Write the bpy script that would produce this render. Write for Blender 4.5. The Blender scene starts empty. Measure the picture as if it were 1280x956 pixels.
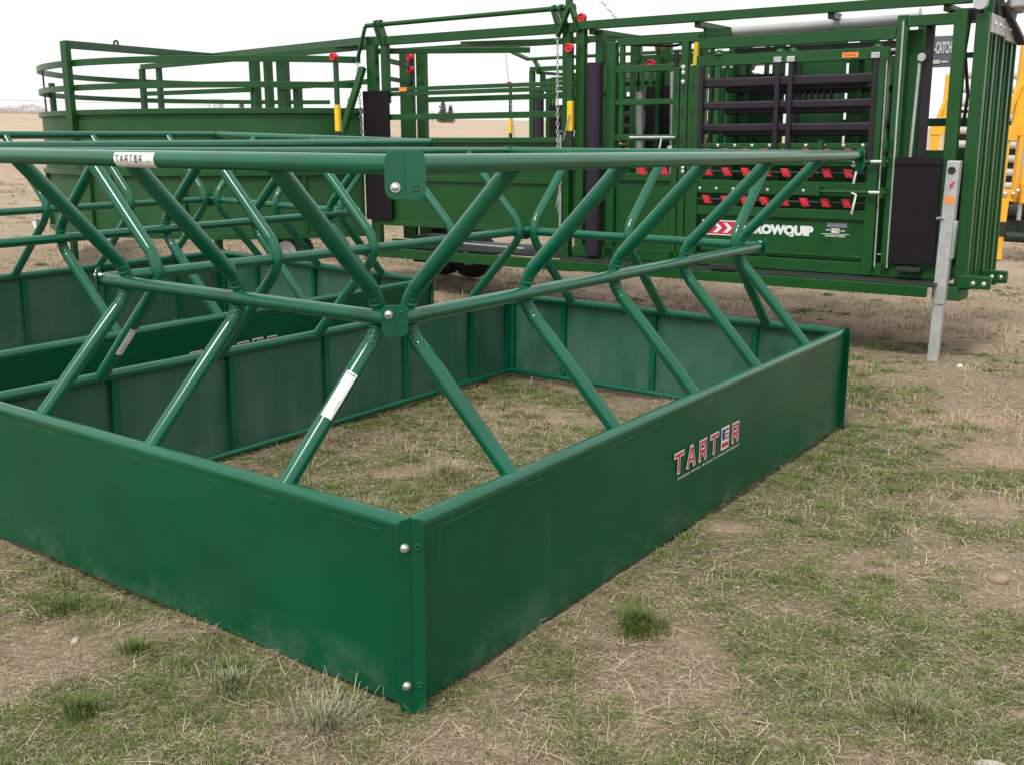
import bpy, math, random
import numpy as np
from mathutils import Vector, Matrix
random.seed(7); rng = np.random.default_rng(11)
R_ = math.radians
sc = bpy.context.scene
col = sc.collection

# ------------------------------------------------------------------ camera
cam_d = bpy.data.cameras.new('camera'); cam = bpy.data.objects.new('camera', cam_d); col.objects.link(cam)
CH = 1.6; pit, rol = .237, .0189
fw = Vector((0, math.cos(pit), -math.sin(pit))); rt = Vector((1, 0, 0)); up = rt.cross(fw)
rt2 = rt*math.cos(rol) + up*math.sin(rol); up2 = -rt*math.sin(rol) + up*math.cos(rol)
m = Matrix.Identity(4)
for i in range(3):
    m[i][0] = rt2[i]; m[i][1] = up2[i]; m[i][2] = -fw[i]
m[2][3] = CH
cam.matrix_world = m
cam_d.sensor_width = 36; cam_d.lens = 36*1357.4/1280; cam_d.clip_end = 9000; cam_d.clip_start = .05
sc.camera = cam
sc.render.resolution_x = 1024; sc.render.resolution_y = 764
sc.view_settings.view_transform = 'Standard'; sc.view_settings.look = 'None'
sc.view_settings.exposure = .97; sc.view_settings.gamma = 1

# ------------------------------------------------------------------ world and sun
w = bpy.data.worlds.new('World'); sc.world = w; w.use_nodes = True
nt = w.node_tree; bg = nt.nodes['Background']
sky = nt.nodes.new('ShaderNodeTexSky'); sky.sky_type = 'NISHITA'; sky.sun_disc = False
SUN_EL, SUN_AZ = 56, 208
sky.sun_elevation = R_(SUN_EL); sky.sun_rotation = R_(SUN_AZ); sky.dust_density = 4; sky.air_density = 1.2
hs = nt.nodes.new('ShaderNodeHueSaturation'); hs.inputs['Saturation'].default_value = .16
mx = nt.nodes.new('ShaderNodeMixRGB'); mx.inputs[0].default_value = .78; mx.inputs[2].default_value = (7.6, 7.65, 7.7, 1)
nt.links.new(sky.outputs[0], hs.inputs['Color']); nt.links.new(hs.outputs[0], mx.inputs[1])
nt.links.new(mx.outputs[0], bg.inputs[0]); bg.inputs[1].default_value = .086
sd = bpy.data.lights.new('sun', 'SUN'); sd.energy = 1.3; sd.angle = R_(12); sd.color = (1, .96, .9)
so = bpy.data.objects.new('sun', sd); col.objects.link(so)
# sky rotation: azimuth measured clockwise from +Y
az = R_(SUN_AZ); el = R_(SUN_EL)
sdir = Vector((math.sin(az)*math.cos(el), math.cos(az)*math.cos(el), math.sin(el)))
so.rotation_euler = sdir.to_track_quat('Z', 'Y').to_euler(); so.location = (0, 0, 30)

# ------------------------------------------------------------------ materials
MATS = {}
def mat(name, base, rough=.5, metal=0, var=.0, vscale=6, bump=0, bscale=60, coat=0, dust=None, dustamt=0, dscale=(3, 3, 3), attr=None, spec=.5, rvar=0, trans=0):
    mt = bpy.data.materials.new(name); mt.use_nodes = True
    n = mt.node_tree.nodes; l = mt.node_tree.links; b = n['Principled BSDF']
    b.inputs['Base Color'].default_value = (*base, 1); b.inputs['Roughness'].default_value = rough
    b.inputs['Metallic'].default_value = metal; b.inputs['Coat Weight'].default_value = coat
    b.inputs['Coat Roughness'].default_value = .12
    b.inputs['Specular IOR Level'].default_value = spec
    tc = n.new('ShaderNodeTexCoord')
    src = None
    if attr:
        a = n.new('ShaderNodeAttribute'); a.attribute_name = attr; src = a.outputs['Color']
    if var:
        nz = n.new('ShaderNodeTexNoise'); nz.inputs['Scale'].default_value = vscale; nz.inputs['Detail'].default_value = 5
        l.new(tc.outputs['Object'], nz.inputs['Vector'])
        mm = n.new('ShaderNodeMixRGB'); mm.blend_type = 'MULTIPLY'; mm.inputs[0].default_value = 1
        if src: l.new(src, mm.inputs[1])
        else: mm.inputs[1].default_value = (*base, 1)
        mr = n.new('ShaderNodeMapRange'); mr.inputs['From Min'].default_value = .3; mr.inputs['From Max'].default_value = .7
        mr.inputs['To Min'].default_value = 1-var; mr.inputs['To Max'].default_value = 1+var
        l.new(nz.outputs['Fac'], mr.inputs['Value']); l.new(mr.outputs[0], mm.inputs[2]); src = mm.outputs[0]
    if dust:
        mp = n.new('ShaderNodeMapping'); mp.inputs['Scale'].default_value = dscale; l.new(tc.outputs['Object'], mp.inputs['Vector'])
        nz = n.new('ShaderNodeTexNoise'); nz.inputs['Scale'].default_value = 1; nz.inputs['Detail'].default_value = 9; nz.inputs['Roughness'].default_value = .65
        l.new(mp.outputs[0], nz.inputs['Vector'])
        mr = n.new('ShaderNodeMapRange'); mr.inputs['From Min'].default_value = .38; mr.inputs['From Max'].default_value = .68
        mr.inputs['To Min'].default_value = dustamt*.25; mr.inputs['To Max'].default_value = dustamt
        l.new(nz.outputs['Fac'], mr.inputs['Value'])
        mm = n.new('ShaderNodeMixRGB'); l.new(mr.outputs[0], mm.inputs[0])
        if src: l.new(src, mm.inputs[1])
        else: mm.inputs[1].default_value = (*base, 1)
        mm.inputs[2].default_value = (*dust, 1); src = mm.outputs[0]
        m2 = n.new('ShaderNodeMapRange'); m2.inputs['To Min'].default_value = rough; m2.inputs['To Max'].default_value = min(1, rough+.55)
        l.new(mr.outputs[0], m2.inputs['Value']); l.new(m2.outputs[0], b.inputs['Roughness'])
    elif rvar:
        nz = n.new('ShaderNodeTexNoise'); nz.inputs['Scale'].default_value = 9; nz.inputs['Detail'].default_value = 6
        l.new(tc.outputs['Object'], nz.inputs['Vector'])
        m2 = n.new('ShaderNodeMapRange'); m2.inputs['From Min'].default_value = .3; m2.inputs['From Max'].default_value = .7
        m2.inputs['To Min'].default_value = max(.05, rough-rvar); m2.inputs['To Max'].default_value = rough+rvar
        l.new(nz.outputs['Fac'], m2.inputs['Value']); l.new(m2.outputs[0], b.inputs['Roughness'])
    if src: l.new(src, b.inputs['Base Color'])
    if bump:
        nz = n.new('ShaderNodeTexNoise'); nz.inputs['Scale'].default_value = bscale; nz.inputs['Detail'].default_value = 3
        l.new(tc.outputs['Object'], nz.inputs['Vector'])
        bp = n.new('ShaderNodeBump'); bp.inputs['Strength'].default_value = bump; bp.inputs['Distance'].default_value = .01
        l.new(nz.outputs['Fac'], bp.inputs['Height']); l.new(bp.outputs[0], b.inputs['Normal'])
    if trans:
        b.inputs['Subsurface Weight'].default_value = 0
    MATS[name] = mt
    return mt
TG = (.008, .098, .052)
mat('pipe_green', (.0006, .096, .048), .16, var=.12, vscale=4, coat=.2, spec=.38, rvar=.06, dust=(.03, .11, .07), dustamt=.10, dscale=(7, 7, 7))
mat('sheet_green', (.0006, .068, .029), .27, var=.14, vscale=3, coat=.0, bump=.3, bscale=2.6, spec=.26, dust=(.008, .078, .038), dustamt=.25, dscale=(2.2, 2.2, 9))
mat('sheet_dusty', (.004, .085, .045), .5, var=.1, bump=.1, bscale=4, dust=(.075, .16, .11), dustamt=.6, dscale=(7, 7, 1.6))
mat('rig_green', (.004, .064, .010), .33, var=.12, vscale=3, coat=.06, spec=.33, rvar=.1, dust=(.07, .11, .06), dustamt=.12, dscale=(3, 3, 2))
mat('rig_green_worn', (.006, .068, .013), .42, var=.15, vscale=4, spec=.3, dust=(.06, .11, .06), dustamt=.3, dscale=(2.5, 2.5, 1))
mat('rig_dark', (.014, .02, .016), .55, var=.2, bump=.1)
mat('rubber', (.007, .005, .008), .6, spec=.25, var=.2, vscale=8, bump=.08, bscale=30)
mat('bar_rubber', (.018, .011, .021), .5, var=.15, spec=.35)
mat('tyre', (.02, .02, .02), .8, var=.2, bump=.3, bscale=40)
mat('red', (.55, .022, .035), .4, var=.08)
mat('yellow', (.85, .42, .012), .42, var=.08, vscale=5, dust=(.35, .27, .12), dustamt=.15)
mat('yellow_grip', (.82, .55, .02), .4, var=.05)
mat('galv', (.52, .54, .55), .42, metal=.75, var=.14, vscale=18, rvar=.12)
mat('galv_dull', (.45, .46, .46), .5, metal=.35, var=.14, vscale=22, rvar=.1)
mat('cyl', (.66, .67, .70), .35, metal=.2, var=.06, spec=.7)
mat('steel_bright', (.75, .76, .78), .25, metal=.9, var=.05)
mat('white', (.78, .78, .78), .45, var=.03)
mat('decal_white', (.72, .76, .74), .45)
mat('decal_red', (.55, .02, .05), .45)
mat('decal_blue', (.012, .03, .25), .45)
mat('decal_grey', (.16, .18, .21), .45)
mat('decal_orange', (.85, .25, .05), .45)
mat('ink', (.05, .03, .06), .5)
mat('weld', (.02, .12, .075), .45, var=.3, vscale=40)
mat('pale_pipe', (.46, .43, .38), .6, var=.15)
mat('bark', (.10, .07, .05), .9, var=.2)
mat('needles', (.10, .105, .095), .9, var=.3, vscale=1)
mat('hazed_twigs', (.40, .33, .32), .9, var=.2, vscale=.2)  # distance haze is painted into this pale twig colour
mat('stone', (.42, .38, .33), .85, var=.2, vscale=14, bump=.6, bscale=20)
mat('clod', (.27, .2, .15), .95, var=.25, vscale=14, bump=.8, bscale=30)
mat('blade', (.1, .14, .04), .75, attr='tint', var=.12, spec=.25)

def splash(mt, col_, amt, top=.16):
    n = mt.node_tree.nodes; l = mt.node_tree.links; b = n['Principled BSDF']; src = b.inputs['Base Color'].links[0].from_socket
    tc = n.new('ShaderNodeTexCoord'); sp = n.new('ShaderNodeSeparateXYZ'); l.new(tc.outputs['Object'], sp.inputs[0])
    a = n.new('ShaderNodeMapRange'); a.inputs['From Min'].default_value = top; a.inputs['From Max'].default_value = 0; l.new(sp.outputs['Z'], a.inputs['Value'])
    nz = n.new('ShaderNodeTexNoise'); nz.inputs['Scale'].default_value = 2.6; nz.inputs['Detail'].default_value = 10; nz.inputs['Roughness'].default_value = .75; l.new(tc.outputs['Object'], nz.inputs['Vector'])
    q = n.new('ShaderNodeMapRange'); q.inputs['From Min'].default_value = .48; q.inputs['From Max'].default_value = .66; l.new(nz.outputs['Fac'], q.inputs['Value'])
    m1 = n.new('ShaderNodeMath'); m1.operation = 'MULTIPLY'; l.new(a.outputs[0], m1.inputs[0]); l.new(q.outputs[0], m1.inputs[1])
    m2 = n.new('ShaderNodeMath'); m2.operation = 'MULTIPLY'; m2.inputs[1].default_value = amt; l.new(m1.outputs[0], m2.inputs[0])
    # thin upright scuffs higher up
    mp = n.new('ShaderNodeMapping'); mp.inputs['Scale'].default_value = (26, 26, 1.2); l.new(tc.outputs['Object'], mp.inputs[0])
    n2 = n.new('ShaderNodeTexNoise'); n2.inputs['Scale'].default_value = 1; n2.inputs['Detail'].default_value = 4; l.new(mp.outputs[0], n2.inputs['Vector'])
    q2 = n.new('ShaderNodeMapRange'); q2.inputs['From Min'].default_value = .66; q2.inputs['From Max'].default_value = .74; q2.inputs['To Max'].default_value = .1; l.new(n2.outputs['Fac'], q2.inputs['Value'])
    m3 = n.new('ShaderNodeMath'); m3.operation = 'MAXIMUM'; l.new(m2.outputs[0], m3.inputs[0]); l.new(q2.outputs[0], m3.inputs[1])
    mm = n.new('ShaderNodeMixRGB'); l.new(m3.outputs[0], mm.inputs[0]); l.new(src, mm.inputs[1]); mm.inputs[2].default_value = (*col_, 1); l.new(mm.outputs[0], b.inputs['Base Color'])
splash(MATS['sheet_green'], (.13, .19, .14), .6)
splash(MATS['sheet_dusty'], (.16, .19, .13), .6, .2)
# ------------------------------------------------------------------ object helpers
def link(o, parent=None):
    col.objects.link(o)
    if parent: o.parent = parent
    return o
def tag(o, label=None, cat=None, group=None, kind=None):
    if label: o['label'] = label
    if cat: o['category'] = cat
    if group: o['group'] = group
    if kind: o['kind'] = kind
    return o
def empty(name, mw, label, cat, group=None):
    o = bpy.data.objects.new(name, None); o.empty_display_size = .2; link(o); o.matrix_world = mw
    return tag(o, label, cat, group)
def kids(o): return [c for c in bpy.data.objects if c.parent == o]
def copy_tree(o, parent=None):
    c = o.copy(); col.objects.link(c)
    if parent: c.parent = parent
    for ch in kids(o): copy_tree(ch, c)
    return c

class MB:
    def __init__(s, off=(0, 0, 0)):
        s.v = []; s.f = []; s.m = []; s.s = []; s.off = Vector(off)
    def add(s, V, F, m=0, sm=False):
        b = len(s.v); s.v += [tuple(x) for x in V]
        for f in F: s.f.append([b+i for i in f]); s.m.append(m); s.s.append(sm)
        return s
    def hexa(s, c, m=0, mats=None):
        F = [(0, 3, 2, 1), (4, 5, 6, 7), (0, 1, 5, 4), (1, 2, 6, 5), (2, 3, 7, 6), (3, 0, 4, 7)]
        b = len(s.v); s.v += [tuple(x) for x in c]
        for i, f in enumerate(F):
            s.f.append([b+k for k in f]); s.m.append(mats[i] if mats else m); s.s.append(False)
        return s
    def box(s, x0, x1, y0, y1, z0, z1, m=0):
        return s.hexa([(x0, y0, z0), (x1, y0, z0), (x1, y1, z0), (x0, y1, z0), (x0, y0, z1), (x1, y0, z1), (x1, y1, z1), (x0, y1, z1)], m)
    def bar(s, p, q, wd, ht, upv=(0, 0, 1), m=0):
        p = Vector(p); q = Vector(q); d = (q-p).normalized(); r = d.cross(Vector(upv))
        if r.length < 1e-4: r = Vector((1, 0, 0))
        r.normalize(); u = r.cross(d); r = r*wd/2; u = u*ht/2
        return s.hexa([p-r-u, p+r-u, p+r+u, p-r+u, q-r-u, q+r-u, q+r+u, q-r+u], m)
    def tube(s, pts, r, seg=14, m=0, caps=True):
        pts = [Vector(p) for p in pts]; n = len(pts)
        rr = r if hasattr(r, '__len__') else [r]*n
        t0 = (pts[1]-pts[0]).normalized(); a = t0.orthogonal().normalized(); V = []
        for i, p in enumerate(pts):
            t = (pts[min(i+1, n-1)]-pts[max(i-1, 0)]).normalized()
            a = (a-t*a.dot(t)).normalized(); b = t.cross(a)
            for k in range(seg):
                an = 2*math.pi*k/seg; V.append(p+(a*math.cos(an)+b*math.sin(an))*rr[i])
        F = []
        for i in range(n-1):
            for k in range(seg):
                F.append((i*seg+k, i*seg+(k+1) % seg, (i+1)*seg+(k+1) % seg, (i+1)*seg+k))
        s.add(V, F, m, True)
        if caps:
            s.add(V[:seg], [tuple(range(seg))[::-1]], m); s.add(V[-seg:], [tuple(range(seg))], m)
        return s
    def dome(s, c, nrm, r, hgt=None, m=0, seg=12):
        hgt = hgt or r*.7; c = Vector(c); nrm = Vector(nrm).normalized(); a = nrm.orthogonal().normalized(); b = nrm.cross(a)
        V = []; F = []
        for j in range(4):
            ph = j/4*math.pi/2
            for k in range(seg):
                an = 2*math.pi*k/seg
                V.append(c+(a*math.cos(an)+b*math.sin(an))*r*math.cos(ph)+nrm*hgt*math.sin(ph))
        V.append(c+nrm*hgt)
        for j in range(3):
            for k in range(seg): F.append((j*seg+k, j*seg+(k+1) % seg, (j+1)*seg+(k+1) % seg, (j+1)*seg+k))
        for k in range(seg): F.append((3*seg+k, 3*seg+(k+1) % seg, 4*seg))
        return s.add(V, F, m, True)
    def torus(s, c, nrm, R, r, seg=24, cs=10, m=0, sx=1, flat=1, upv=None):
        c = Vector(c); nrm = Vector(nrm).normalized(); a = (Vector(upv) if upv else nrm.orthogonal()).normalized(); b = nrm.cross(a); V = []; F = []
        for i in range(seg):
            an = 2*math.pi*i/seg; d = a*math.cos(an)*sx+b*math.sin(an); dn = a*math.cos(an)+b*math.sin(an)
            for k in range(cs):
                q = 2*math.pi*k/cs; V.append(c+d*R+dn*r*math.cos(q)+nrm*r*flat*math.sin(q))
        for i in range(seg):
            for k in range(cs):
                F.append((i*cs+k, ((i+1) % seg)*cs+k, ((i+1) % seg)*cs+(k+1) % cs, i*cs+(k+1) % cs))
        return s.add(V, F, m, True)
    def disc(s, c, nrm, r, th, m=0, seg=24):
        c = Vector(c); n_ = Vector(nrm).normalized()
        return s.tube([c-n_*th/2, c+n_*th/2], r, seg, m)
    def prism(s, poly, axis, t, m=0):
        """poly: list of 3d points, extruded by vector axis*t"""
        a = Vector(axis)*t; n = len(poly); V = [Vector(p) for p in poly]+[Vector(p)+a for p in poly]
        F = [tuple(range(n))[::-1], tuple(range(n, 2*n))]+[(i, (i+1) % n, n+(i+1) % n, n+i) for i in range(n)]
        return s.add(V, F, m)
    def build(s, name, mats, parent=None, bevel=0, label=None):
        me = bpy.data.meshes.new(name)
        o_ = s.off
        me.from_pydata([(a[0]-o_.x, a[1]-o_.y, a[2]-o_.z) for a in s.v], [], s.f)
        if isinstance(mats, str): mats = [mats]
        for q in mats: me.materials.append(MATS[q])
        me.polygons.foreach_set('material_index', s.m); me.polygons.foreach_set('use_smooth', s.s)
        me.validate(); me.update()
        import bmesh
        bm = bmesh.new(); bm.from_mesh(me); bmesh.ops.recalc_face_normals(bm, faces=bm.faces); bm.to_mesh(me); bm.free()
        o = bpy.data.objects.new(name, me); link(o, parent)
        if bevel:
            md = o.modifiers.new('bevel', 'BEVEL'); md.width = bevel; md.segments = 2; md.limit_method = 'ANGLE'; md.angle_limit = R_(50)
        if label: o['label'] = label
        return o

def bend_path(p0, p1, p2, rad=.12, n=14):
    p0, p1, p2 = Vector(p0), Vector(p1), Vector(p2)
    a = (p0-p1); b = (p2-p1); la = min(rad, a.length*.4); lb = min(rad, b.length*.4); a.normalize(); b.normalize()
    pts = [p0]; s0 = p1+a*la; s2 = p1+b*lb
    for i in range(4): pts.append(p0.lerp(s0, (i+1)/5))
    for i in range(n+1):
        t = i/n; pts.append(s0*(1-t)**2+p1*2*t*(1-t)+s2*t**2)
    for i in range(4): pts.append(s2.lerp(p2, (i+1)/5))
    pts.append(p2)
    return pts

_txt = {}
def text2d(s, size=1, bold=0, align='LEFT', sx=1, shear=0):
    k = (s, size, bold, align, sx, shear)
    if k in _txt: return _txt[k]
    cu = bpy.data.curves.new('t', 'FONT'); cu.body = s; cu.size = size; cu.align_x = align; cu.offset = bold; cu.shear = shear; cu.resolution_u = 3
    o = bpy.data.objects.new('t', cu); col.objects.link(o)
    dg = bpy.context.evaluated_depsgraph_get(); dg.update()
    ev = o.evaluated_get(dg); me = ev.to_mesh()
    V = [(v.co.x*sx, v.co.y) for v in me.vertices]; F = [tuple(p.vertices) for p in me.polygons]
    ev.to_mesh_clear(); bpy.data.objects.remove(o); bpy.data.curves.remove(cu)
    _txt[k] = (V, F); return V, F
def fit_text(s, wd, ht, bold=0.0):
    V, F = text2d(s, 1, bold)
    xs = [v[0] for v in V]; ys = [v[1] for v in V]; x0, x1, y0, y1 = min(xs), max(xs), min(ys), max(ys)
    return [((v[0]-x0)/(x1-x0)*wd, (v[1]-y0)/(y1-y0)*ht) for v in V], F
def put2d(mb, V, F, S, lift, m):
    mb.add([S(x, y, lift) for x, y in V], F, m)
# block letters of the hay feeder decal, as thick strokes in a unit box
LET = {'T': [[(0, .92), (.9, .92)], [(.45, .90), (.45, .06)]],
       'A': [[(.04, .06), (.38, .92)], [(.52, .92), (.86, .06)], [(.38, .92), (.52, .92)], [(.2, .34), (.70, .34)]],
       'R': [[(.08, .06), (.08, .92)], [(.08, .92), (.78, .92)], [(.78, .92), (.78, .46)], [(.08, .46), (.78, .46)], [(.45, .44), (.82, .06)]]}
def strokes(mb, ch, ox, oy, wd, ht, th, S, m, lift, ext):
    for k, (a, b) in enumerate(LET[ch]):
        ax, ay, bx, by = ox+a[0]*wd, oy+a[1]*ht, ox+b[0]*wd, oy+b[1]*ht
        dx, dy = bx-ax, by-ay; L = math.hypot(dx, dy); dx /= L; dy /= L
        ax -= dx*ext; ay -= dy*ext; bx += dx*ext; by += dy*ext; nx, ny = -dy*th/2, dx*th/2
        l_ = lift+k*.00012
        for q in range(6):
            t0, t1 = q/6, (q+1)/6; cx0, cy0, cx1, cy1 = ax+(bx-ax)*t0, ay+(by-ay)*t0, ax+(bx-ax)*t1, ay+(by-ay)*t1
            mb.add([S(cx0+nx, cy0+ny, l_), S(cx0-nx, cy0-ny, l_), S(cx1-nx, cy1-ny, l_), S(cx1+nx, cy1+ny, l_)], [(0, 1, 2, 3)], m)
def rect2(mb, x0, x1, y0, y1, S, lift, m):
    mb.add([S(x0, y0, lift), S(x1, y0, lift), S(x1, y1, lift), S(x0, y1, lift)], [(0, 1, 2, 3)], m)
def tarter(mb, S, wd, ht, sub=True, mono=False):
    """materials: 0 white 1 red 2 blue; S(x,y,lift) maps to 3d"""
    p = wd/6; lw = p*.64; h = ht
    for i, ch in enumerate('TARTER'):
        ox = p*i+p*.1
        if ch == 'E':
            if not mono: rect2(mb, ox-lw*.12, ox+lw*1.02, -h*.12, h*1.12, S, .0016, 0)
            rect2(mb, ox-lw*.02, ox+lw*.42, h*.42, h*1.02, S, .0028, 2)
            for a, b, x0 in ((.86, 1.02, .5), (.62, .74, .5), (.40, .52, .5), (.0, .26, -.02)):
                rect2(mb, ox+lw*x0, ox+lw*.93, h*a, h*b, S, .0028, 1)
            continue
        if not mono: strokes(mb, ch, ox, 0, lw, h, p*.21, S, 0, .0012, p*.105)
        strokes(mb, ch, ox, 0, lw, h, p*.11, S, 1, .0026, p*.05)
    if sub:
        V, F = fit_text('FARM AND RANCH EQUIPMENT', wd*.92, ht*.15, .0)
        put2d(mb, [(x+wd*.06, y-ht*.42) for x, y in V], F, S, .0014, 0)

# ------------------------------------------------------------------ hay feeder
FA, FB, FH = 3.78, 2.33, .561
WI, WZ, TZ, TI = .38, 1.012, 1.487, 0.0
a3 = Vector((.55412, .83244, -.00963)); b3 = Vector((-.79910, .60119, -.02173)); u3 = Vector((-.01275, .02006, 1.))
X = a3.normalized(); Z = u3.normalized(); Y = Z.cross(X)
bx, by = b3.dot(X), b3.dot(Y)
def feeder_matrix(tilt, loc):
    if tilt: x, y, z = X, Y, Z
    else:
        x = Vector((a3.x, a3.y, 0)).normalized(); z = Vector((0, 0, 1)); y = z.cross(x)
    M = Matrix.Identity(4)
    for i in range(3): M[i][0] = x[i]; M[i][1] = y[i]; M[i][2] = z[i]; M[i][3] = loc[i]
    return M
def Q(U, V, z): return Vector((U+bx*V, by*V, z))
PR, BR, WR = .0262, .0268, .0242   # top rail, slant bar, waist rail radii
def feeder(mw, label):
    root = empty('hay_feeder', mw, label, 'hay feeder', 'green tubular hay feeders on the grass')
    panels = [((0, 0), (1, 0), (0, 1), FA, 5), ((0, 0), (0, 1), (1, 0), FB, 3), ((FA, FB), (0, -1), (-1, 0), FB, 3), ((FA, FB), (-1, 0), (0, -1), FA, 5)]
    for pi_, (S, d, n, L, nb) in enumerate(panels):
        pt = lambda s, i, z, S=S, d=d, n=n: Q(S[0]+d[0]*s+n[0]*i, S[1]+d[1]*s+n[1]*i, z)
        mb = MB()
        def pbox(mb, s0, s1, i0, i1, z0, z1, mats=None, m=0):
            mb.hexa([pt(s0, i0, z0), pt(s1, i0, z0), pt(s1, i1, z0), pt(s0, i1, z0), pt(s0, i0, z1), pt(s1, i0, z1), pt(s1, i1, z1), pt(s0, i1, z1)], m, mats)
        # slightly buckled sheet: outer grid and inner grid
        ns, nz = 60, 14; z0, z1 = .012, FH-.035; s0, s1 = .010, L-.010
        ph = pi_*1.7
        def bulge(s, z): return .0045*math.sin(s*2.1+ph)*math.sin((z-z0)/(z1-z0)*math.pi)+.0016*math.sin(s*7+z*9+ph)+.0009*math.sin(s*15+z*21+ph)*math.sin(z*14)
        for side, off, mi in ((0, 0, 0), (1, .004, 1)):
            V = []; F = []
            for i in range(ns+1):
                for j in range(nz+1):
                    s_ = s0+(s1-s0)*i/ns; z_ = z0+(z1-z0)*j/nz; V.append(pt(s_, off+bulge(s_, z_), z_))
            for i in range(ns):
                for j in range(nz):
                    q = i*(nz+1)+j; F.append((q, q+nz+1, q+nz+2, q+1))
            mb.add(V, F, mi, True)
        sheet = mb.build('side_panel', ['sheet_green', 'sheet_dusty'], root)
        # bent lip and stitch welds under the rail
        mb = MB(); pth = []; rad_ = []; k = .12; on = True; nxt = .3
        while k < L-.1:
            if k > nxt: on = not on; nxt = k+(random.uniform(.06, .2) if on else random.uniform(.03, .25))
            pth.append(pt(k, -.0006, FH-.052+random.uniform(-.0006, .0006))); rad_.append(random.uniform(.0007, .0012) if on else .0003); k += .02
        mb.tube(pth, rad_, 6)
        mb.build('weld_bead', 'weld', sheet)
        mb = MB(); mb.tube([pt(.02+(L-.04)*t/6, .021, FH-.024) for t in range(7)], .0243, 16); mb.build('base_rail', 'pipe_green', root)
        mb = MB(); mb.tube([pt(.03, .026, .03), pt(L-.03, .026, .03)], .018, 12); mb.build('bottom_rail', 'pipe_green', root)
        bars = [.46+.67*k for k in range(nb)]
        for s_ in bars+[.045, L-.045]:
            mb = MB(); pbox(mb, s_-.018, s_+.018, .009, .03, .045, FH-.046); mb.build('rib', 'pipe_green', root)
        mb = MB(); mb.tube([pt(WI+.012+(L-2*WI-.024)*t/6, WI, WZ) for t in range(7)], WR, 16); mb.build('waist_rail', 'pipe_green', root)
        mb = MB(); mb.tube([pt(.022+(L-.044)*t/8, TI, TZ) for t in range(9)], PR, 18); top = mb.build('top_rail', 'pipe_green', root)
        for k, s_ in enumerate(bars):
            P0 = pt(s_+.07, .021, FH-.03); P1 = pt(s_, WI+.062, WZ+.005); P2 = pt(s_+.03, .008, TZ-.012)
            path = bend_path(P0, P1, P2, .13, 64); rr = []
            for q in path:
                dz = abs(q.z-WZ); wv = 1
                if dz < .085: wv = .95
                rr.append(BR*wv)
            mb = MB(); mb.tube(path, rr, 20)
            outd = (pt(0, 0, 0)-pt(0, 1, 0)).normalized()
            for q in range(len(path)):          # crimp wrinkles on the squeezed side of the bend
                dz = path[q].z-WZ
                if abs(dz) < .10:
                    kq = math.sin(path[q].z*330)*(1-(dz/.10)**2)
                    for e_ in range(20):
                        vv_ = Vector(mb.v[q*20+e_]); dd = vv_-path[q]; c_ = dd.normalized().dot(outd)
                        if c_ > .1: mb.v[q*20+e_] = tuple(path[q]+dd*(1-.10*min(1, c_*1.5)+.10*kq*min(1, c_*1.5)))
            bo = mb.build('slant_bar', 'pipe_green', root)
            stick = (pi_ == 1 and k == 0) or (pi_ == 3 and k == 4)
            if stick:
                t0, t1 = ((.39, .64) if pi_ == 1 else (.28, .52)); A0 = P0; dirv = (path[5]-P0); Lr = (P1-P0).length; dn = dirv.normalized()
                nn = -(pt(0, 1, 0)-pt(0, 0, 0)) if pi_ == 1 else (pt(0, 1, 0)-pt(0, 0, 0))
                if pi_ == 1: nn = nn+Vector((0, -.7, 0))+Vector((0, 0, .15))
                c = (nn-dn*nn.dot(dn)).normalized(); sd_ = dn.cross(c)
                def Sx(x, y, lift, A0=A0, dn=dn, c=c, sd_=sd_):
                    an = y/BR; return A0+dn*x+(c*math.cos(an)+sd_*math.sin(an))*(BR+.0008+lift)
                mb = MB(); x0, x1 = Lr*t0, Lr*t1; V = []; F = []; ny = 10; hw = .019
                for j in range(ny+1): V += [Sx(x0, -hw+2*hw*j/ny, 0), Sx(x1, -hw+2*hw*j/ny, 0)]
                for j in range(ny): F.append((2*j, 2*j+1, 2*j+3, 2*j+2))
                mb.add(V, F, 0, True)
                for q in range(9):
                    xx = x0+.03+q*.004; rect2(mb, xx, xx+random.choice((.0012, .0022)), -.004, .012, Sx, .0006, 1)
                for q in range(3): rect2(mb, x0+.006+q*.005, x0+.009+q*.005, -.016, .016, Sx, .0006, 2)
                for q in range(3): rect2(mb, x1-.01, x1-.006, -.016+q*.01, -.009+q*.01, Sx, .0006, 1)
                mb.build('paper_sticker', ['white', 'ink', 'decal_red'], bo)
        if pi_ == 0:
            S_ = lambda x, y, lift: pt(1.615+x, -lift-.004-.0016, .276+y)
            mb = MB(); tarter(mb, S_, .685, .080); mb.build('logo_decal', ['decal_white', 'decal_red', 'decal_blue'], sheet)
        if pi_ == 1:
            s0_, s1_ = 1.205, 1.0
            def St(x, y, lift):
                an = y/PR; return pt(s0_-x, TI-(PR+.0008+lift)*math.cos(an), TZ+(PR+.0008+lift)*math.sin(an))
            mb = MB(); V = []; F = []; ny = 12; ya, yb = -.035, .021
            for j in range(ny+1): V += [St(0, ya+(yb-ya)*j/ny, 0), St(.205, ya+(yb-ya)*j/ny, 0)]
            for j in range(ny): F.append((2*j, 2*j+1, 2*j+3, 2*j+2))
            mb.add(V, F, 0, True)
            mb2 = MB(); tarter(mb, lambda x, y, l: St(.01+x, -.010+y, l*.5+.0002), .145, .021, False, True)
            rect2(mb, .166, .168, -.009, .009, St, .001, 1); rect2(mb, .174, .180, -.009, -.006, St, .001, 1); rect2(mb, .184, .190, -.009, -.006, St, .001, 1)
            mb.build('rail_label', ['white', 'ink', 'ink'], top)
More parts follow.
